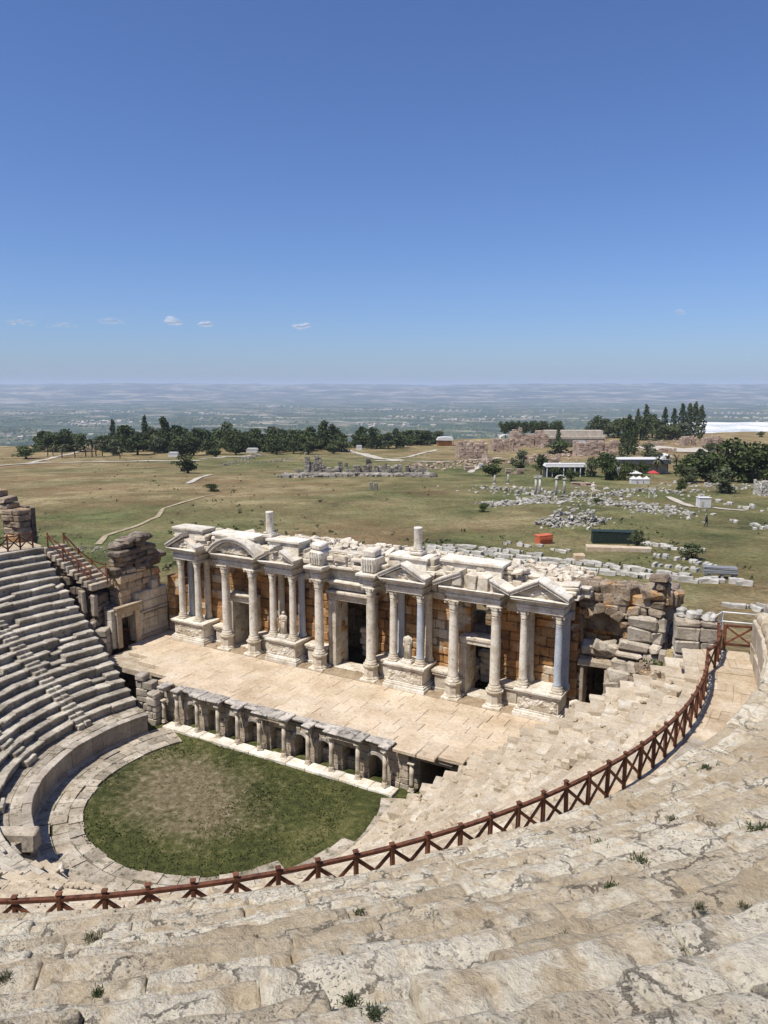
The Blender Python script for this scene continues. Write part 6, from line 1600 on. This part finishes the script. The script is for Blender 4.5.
b = MB(); cbox(b, -6.9 * k, -.3 * k, -.12, .05, .5, 7 * k, .02); cbox(b, .3 * k, 6.9 * k, -.12, .05, .5, 7 * k, .02); part(b, 'door', M['redorange'], e)
P = at(618, 551); block(P.x, P.y, P.z - .2, 60 * ppm(P), 10 * ppm(P), .75, YAW - .16, M['slab'], 'long low stone footing in front of the dark green container', seed=77, name='stone_footing')
P = at(579, 563); block(P.x, P.y, P.z - .2, 11 * ppm(P), 9 * ppm(P), 1.15, YAW, M['pierbase'], 'single orange brown block standing among the white block rows', seed=78)
e, k = site('stone_pallet', 721, 579, 'grey wrapped bundle of slabs resting on white blocks at the right end of the row', 'bundle', -.25)
b = MB()
for i in range(3): cbox(b, -15 * k, 14 * k, 0, 9 * k, (4 + i * 2.2) * k, (6.1 + i * 2.2) * k, .04, .03)
part(b, 'slab', M['greyslab'], e)
b = MB()
for x in (-11, 0, 10): cbox(b, x * k, (x + 2.5) * k, .1, 8 * k, 0, 3.95 * k, .03)
part(b, 'bearer', M['block'], e)
# a walker on the field
P = at(706, 527); e = empty('person', P, YAW + .5); tag(e, 'person in dark clothes walking alone on the right field', 'person')
bm_ = bpy.data.meshes.new('body'); V = [(0, 0, .92), (0, 0, 1.15), (0, 0, 1.4), (0, 0, 1.52), (0, -.01, 1.60), (0, -.01, 1.73), (.20, 0, 1.40), (.25, .05, 1.12), (.24, -.06, .88), (-.20, 0, 1.40), (-.25, -.03, 1.12), (-.24, -.12, .9),
    (.1, 0, .88), (.11, -.12, .48), (.11, -.02, .08), (.11, -.14, .04), (-.1, 0, .88), (-.11, .06, .48), (-.11, .24, .12), (-.11, .16, .03)]
E_ = [(0, 1), (1, 2), (2, 3), (3, 4), (4, 5), (2, 6), (6, 7), (7, 8), (2, 9), (9, 10), (10, 11), (0, 12), (12, 13), (13, 14), (14, 15), (0, 16), (16, 17), (17, 18), (18, 19)]
bm_.from_pydata(V, E_, []); bo = link('body', bm_, e); sm_ = bo.modifiers.new('skin', 'SKIN')
for i, rad in enumerate((.15, .15, .17, .06, .085, .08, .07, .05, .04, .07, .05, .04, .10, .075, .05, .04, .10, .075, .05, .04)): bm_.skin_vertices[0].data[i].radius = (rad, rad * .85)
bm_.skin_vertices[0].data[0].use_root = True; bo.modifiers.new('sub', 'SUBSURF').render_levels = 1; bm_.materials.append(M['cloth'])
b = MB(); lathe(b, [(.10, 1.68), (.105, 1.73), (.08, 1.79), (.03, 1.81)], 0, .01, 12); b.build('hair', M['darkgreen'], e)
b = MB(); lathe(b, [(.17, .86), (.19, 1.1), (.2, 1.36), (.1, 1.46)], 0, 0, 12); b.build('jacket', M['cloth'], e)

# ---- weeds on the near steps, each a plant of its own
def upper_at(px, py):
    """a spot on the bank of upper tiers"""
    d = ray(px, py); t = 3.
    while t < 60:
        P = CAM + d * t; R = math.hypot(P.x, P.y); k_ = math.floor((R - RU0) / UTREAD); z = ZU0 + (k_ + 1) * URISE if R > RU0 else ZD
        if P.z < z: return Vector((P.x, P.y, z - .05))
        t += .04
    return None
WD = []
for kd in range(3):
    b = MB(); r = random.Random(kd + 60)
    for i in range(150):
        a = r.uniform(0, 6.28); el = r.uniform(.15, 1.4); L = r.uniform(.08, .26); d = Vector((math.cos(a) * math.cos(el), math.sin(a) * math.cos(el), math.sin(el))); o_ = Vector((r.gauss(0, .09), r.gauss(0, .07), 0)); s = Vector((-math.sin(a), math.cos(a), 0)) * .007
        m1 = o_ + d * L * .55; e1 = o_ + d * L + Vector((0, 0, -L * .12)); bb = r.random()
        b.add([o_ - s, o_ + s, m1 + s * 1.5, m1 - s * 1.5], [(0, 1, 2, 3)], bb); b.add([m1 - s * 1.5, m1 + s * 1.5, e1], [(0, 1, 2)], bb)
        if kd != 1: b.add([m1 + s * 3, m1 + d * .03, m1 - s * 3, m1 - d * .02], [(0, 1, 2, 3)], bb)
    WD.append(b)
WM = [WD[0].mesh('weed', M['weed']), WD[1].mesh('weed', M['dryweed']), WD[2].mesh('weed', M['weed'])]
for i, (px, py, s, kd, lab) in enumerate(((92, 938, 1., 1, 'grey green weed growing in a crack at the lower left'), (360, 913, .9, 0, 'dark green weed on the step left of centre'), (391, 965, 1., 2, 'dark green weed at the top of the long crack below centre'), (603, 848, 1.2, 0, 'green weed tuft, left one of two near the fence at the right'),
    (640, 862, 1.3, 2, 'green weed tuft, right one of two near the fence at the right'), (611, 888, 1., 0, 'dark green weed tuft between two eroded steps right of centre'), (567, 936, .9, 2, 'small dark weed tuft low in the middle of the right half'), (676, 946, .9, 1, 'dry weed stalks among the lower right steps'),
    (764, 832, 1.5, 0, 'dark green weed tuft at the right edge'), (4, 978, 1., 1, 'dry weed at the left edge'), (98, 992, .8, 0, 'dark weed in the crack at the lower left corner'), (350, 1000, 1., 0, 'green weed in the broken corner at the bottom'), (372, 1012, 1.1, 2, 'green weed deepest in the broken corner at the bottom'),
    (552, 960, .8, 1, 'thin dry stalk rising from a crack below centre right'), (700, 905, .9, 1, 'dry stalks on the upper right steps'), (672, 820, 1., 1, 'dry grass tuft below the right walkway'), (745, 905, .8, 1, 'thin dry weed near the right edge'), (420, 893, .7, 1, 'tiny dry weed near the fence in the middle'), (255, 936, .6, 1, 'tiny dry weed on the left middle step'), (708, 770, 1.6, 0, 'green weed where the walkway meets the eroded steps'))):
    P = upper_at(px, py)
    if P is None: continue
    o = link('weed_plant', WM[kd], None, P, rf.uniform(0, 6)); q = s * .45 * clamp(ppm(P) * 26 / .35, .75, 1.3); o.scale = (q, q, q); tag(o, lab, 'plant')
for (px, py, y_) in ((468, 718, 0),):
    pass
# greenery at the foot of the stage front
b = MB(); r = random.Random(8)
for i in range(60): leaves(b, (8.75 + r.gauss(0, .12), 5.75 + r.gauss(0, .05), .2 + 1.3 * r.random()), (.2, .12, .22), 12, .06, r)
tag(b.build('climbing_plant', M['leaf_mid']), 'green climber on the stage front beside the dark passage', 'plant')
b = MB()
for i in range(40): leaves(b, (22.0 + r.gauss(0, .5), 13.0 + r.gauss(0, .25), 7.4 + .25 * r.random()), (.3, .25, .2), 12, .08, r)
tag(b.build('bush', M['leaf_mid']), 'green bush under the long slab right of the stepped masonry', 'plant')
# small fair weather clouds, kilometres off and high
def cloud(px, py, w_, h_, label, seed, dist=16000):
    d = ray(px, py); P = CAM + d * (dist / d.length); k = dist / 750.; r = random.Random(seed); b = MB()
    for i in range(9):
        t_ = (i + .5) / 9 - .5
        c = Vector((t_ * w_ * .8 * k, r.gauss(0, w_ * .12 * k), abs(r.gauss(0, h_ * .16 * k)) * (1 - abs(t_)))); s = r.uniform(.22, .5) * h_ * k * (1 - abs(t_) * .9)
        o = len(b.v); nu, nv = 14, 9
        for i2 in range(nv + 1):
            for j2 in range(nu):
                t = math.pi * i2 / nv; a = 2 * math.pi * j2 / nu; n_ = Vector((math.sin(t) * math.cos(a), math.sin(t) * math.sin(a), math.cos(t)))
                q = n_ * s * (1 + .3 * noise.noise(n_ * 1.5 + Vector((seed, i, 0)))); b.v.append(c + Vector((q.x * 1.7, q.y * 1.4, q.z)))
        for i2 in range(nv):
            for j2 in range(nu): b.face([o + i2 * nu + j2, o + i2 * nu + (j2 + 1) % nu, o + (i2 + 1) * nu + (j2 + 1) % nu, o + (i2 + 1) * nu + j2], .5, True)
    o_ = b.build('cloud', M['thincloud' if 'faint' in label else 'cloud'], None, P, YAW); tag(o_, label, 'cloud')
    rm = o_.modifiers.new('remesh', 'REMESH'); rm.mode = 'VOXEL'; rm.voxel_size = k * .9; rm.use_smooth_shade = True
    sm = o_.modifiers.new('smooth', 'SMOOTH'); sm.factor = .5; sm.iterations = 6
for i, (px, py, w_, h_, lab) in enumerate(((172, 323, 18, 9, 'small white puff of cloud, left one of the bright pair low in the sky'), (205, 325, 15, 8, 'small white puff of cloud, right one of the bright pair low in the sky'), (303, 327, 22, 7, 'flat small white cloud low in the sky left of centre'), (110, 322, 26, 8, 'faint streaky cloud left of the bright pair'), (62, 326, 34, 6, 'faint thin cloud bank near the left edge'), (18, 323, 34, 7, 'faint thin cloud at the left edge'), (680, 313, 12, 6, 'faint tiny cloud low at the right'))):
    cloud(px, py, w_, h_, lab, i + 3)
# ------------------------------------------------------------------ light, sky, camera
w = bpy.data.worlds.new('World'); scene.world = w; w.use_nodes = True
nt = w.node_tree; bg = nt.nodes['Background']
sk = nt.nodes.new('ShaderNodeTexSky'); sk.sky_type = 'NISHITA'; sk.sun_disc = False
sx_, sy_ = -.40, -.92
sk.sun_elevation = R_(SUN_EL); sk.sun_rotation = math.atan2(sx_, sy_); sk.altitude = 400; sk.air_density = 1.0; sk.dust_density = .9; sk.ozone_density = 3.0
tn = nt.nodes.new('ShaderNodeMix'); tn.data_type = 'RGBA'; tn.blend_type = 'MULTIPLY'; tn.inputs[0].default_value = 1.; tn.inputs[7].default_value = (*SKY_TINT, 1)
nt.links.new(sk.outputs[0], tn.inputs[6]); nt.links.new(tn.outputs[2], bg.inputs['Color']); bg.inputs['Strength'].default_value = SKY_STR
l = bpy.data.lights.new('sun', 'SUN'); l.energy = SUN_STR; l.angle = R_(.53); l.color = (1., .955, .88)
so = bpy.data.objects.new('sun', l); COL.objects.link(so)
n_ = math.hypot(sx_, sy_); ce, se = math.cos(R_(SUN_EL)), math.sin(R_(SUN_EL))
so.rotation_euler = Vector((sx_ / n_ * ce, sy_ / n_ * ce, se)).to_track_quat('Z', 'Y').to_euler(); so.location = (0, 0, 80)
cd = bpy.data.cameras.new('camera'); cam = bpy.data.objects.new('camera', cd); COL.objects.link(cam)
cd.sensor_fit = 'VERTICAL'; cd.angle_y = 2 * math.atan(512 / 750.); cd.clip_start = .1; cd.clip_end = 120000
cam.location = CAM; cam.rotation_euler = (math.pi / 2 - PITCH, 0, math.atan2(-FX, FY)); scene.camera = cam
vs = scene.view_settings; vs.view_transform = 'Standard'; vs.look = 'None'; vs.gamma = 1; vs.use_curve_mapping = False; vs.exposure = EXPO
cy = scene.cycles
cy.max_bounces = 6; cy.diffuse_bounces = 2; cy.glossy_bounces = 2; cy.transmission_bounces = 4; cy.volume_bounces = 1; cy.transparent_max_bounces = 16
cy.use_denoising = True
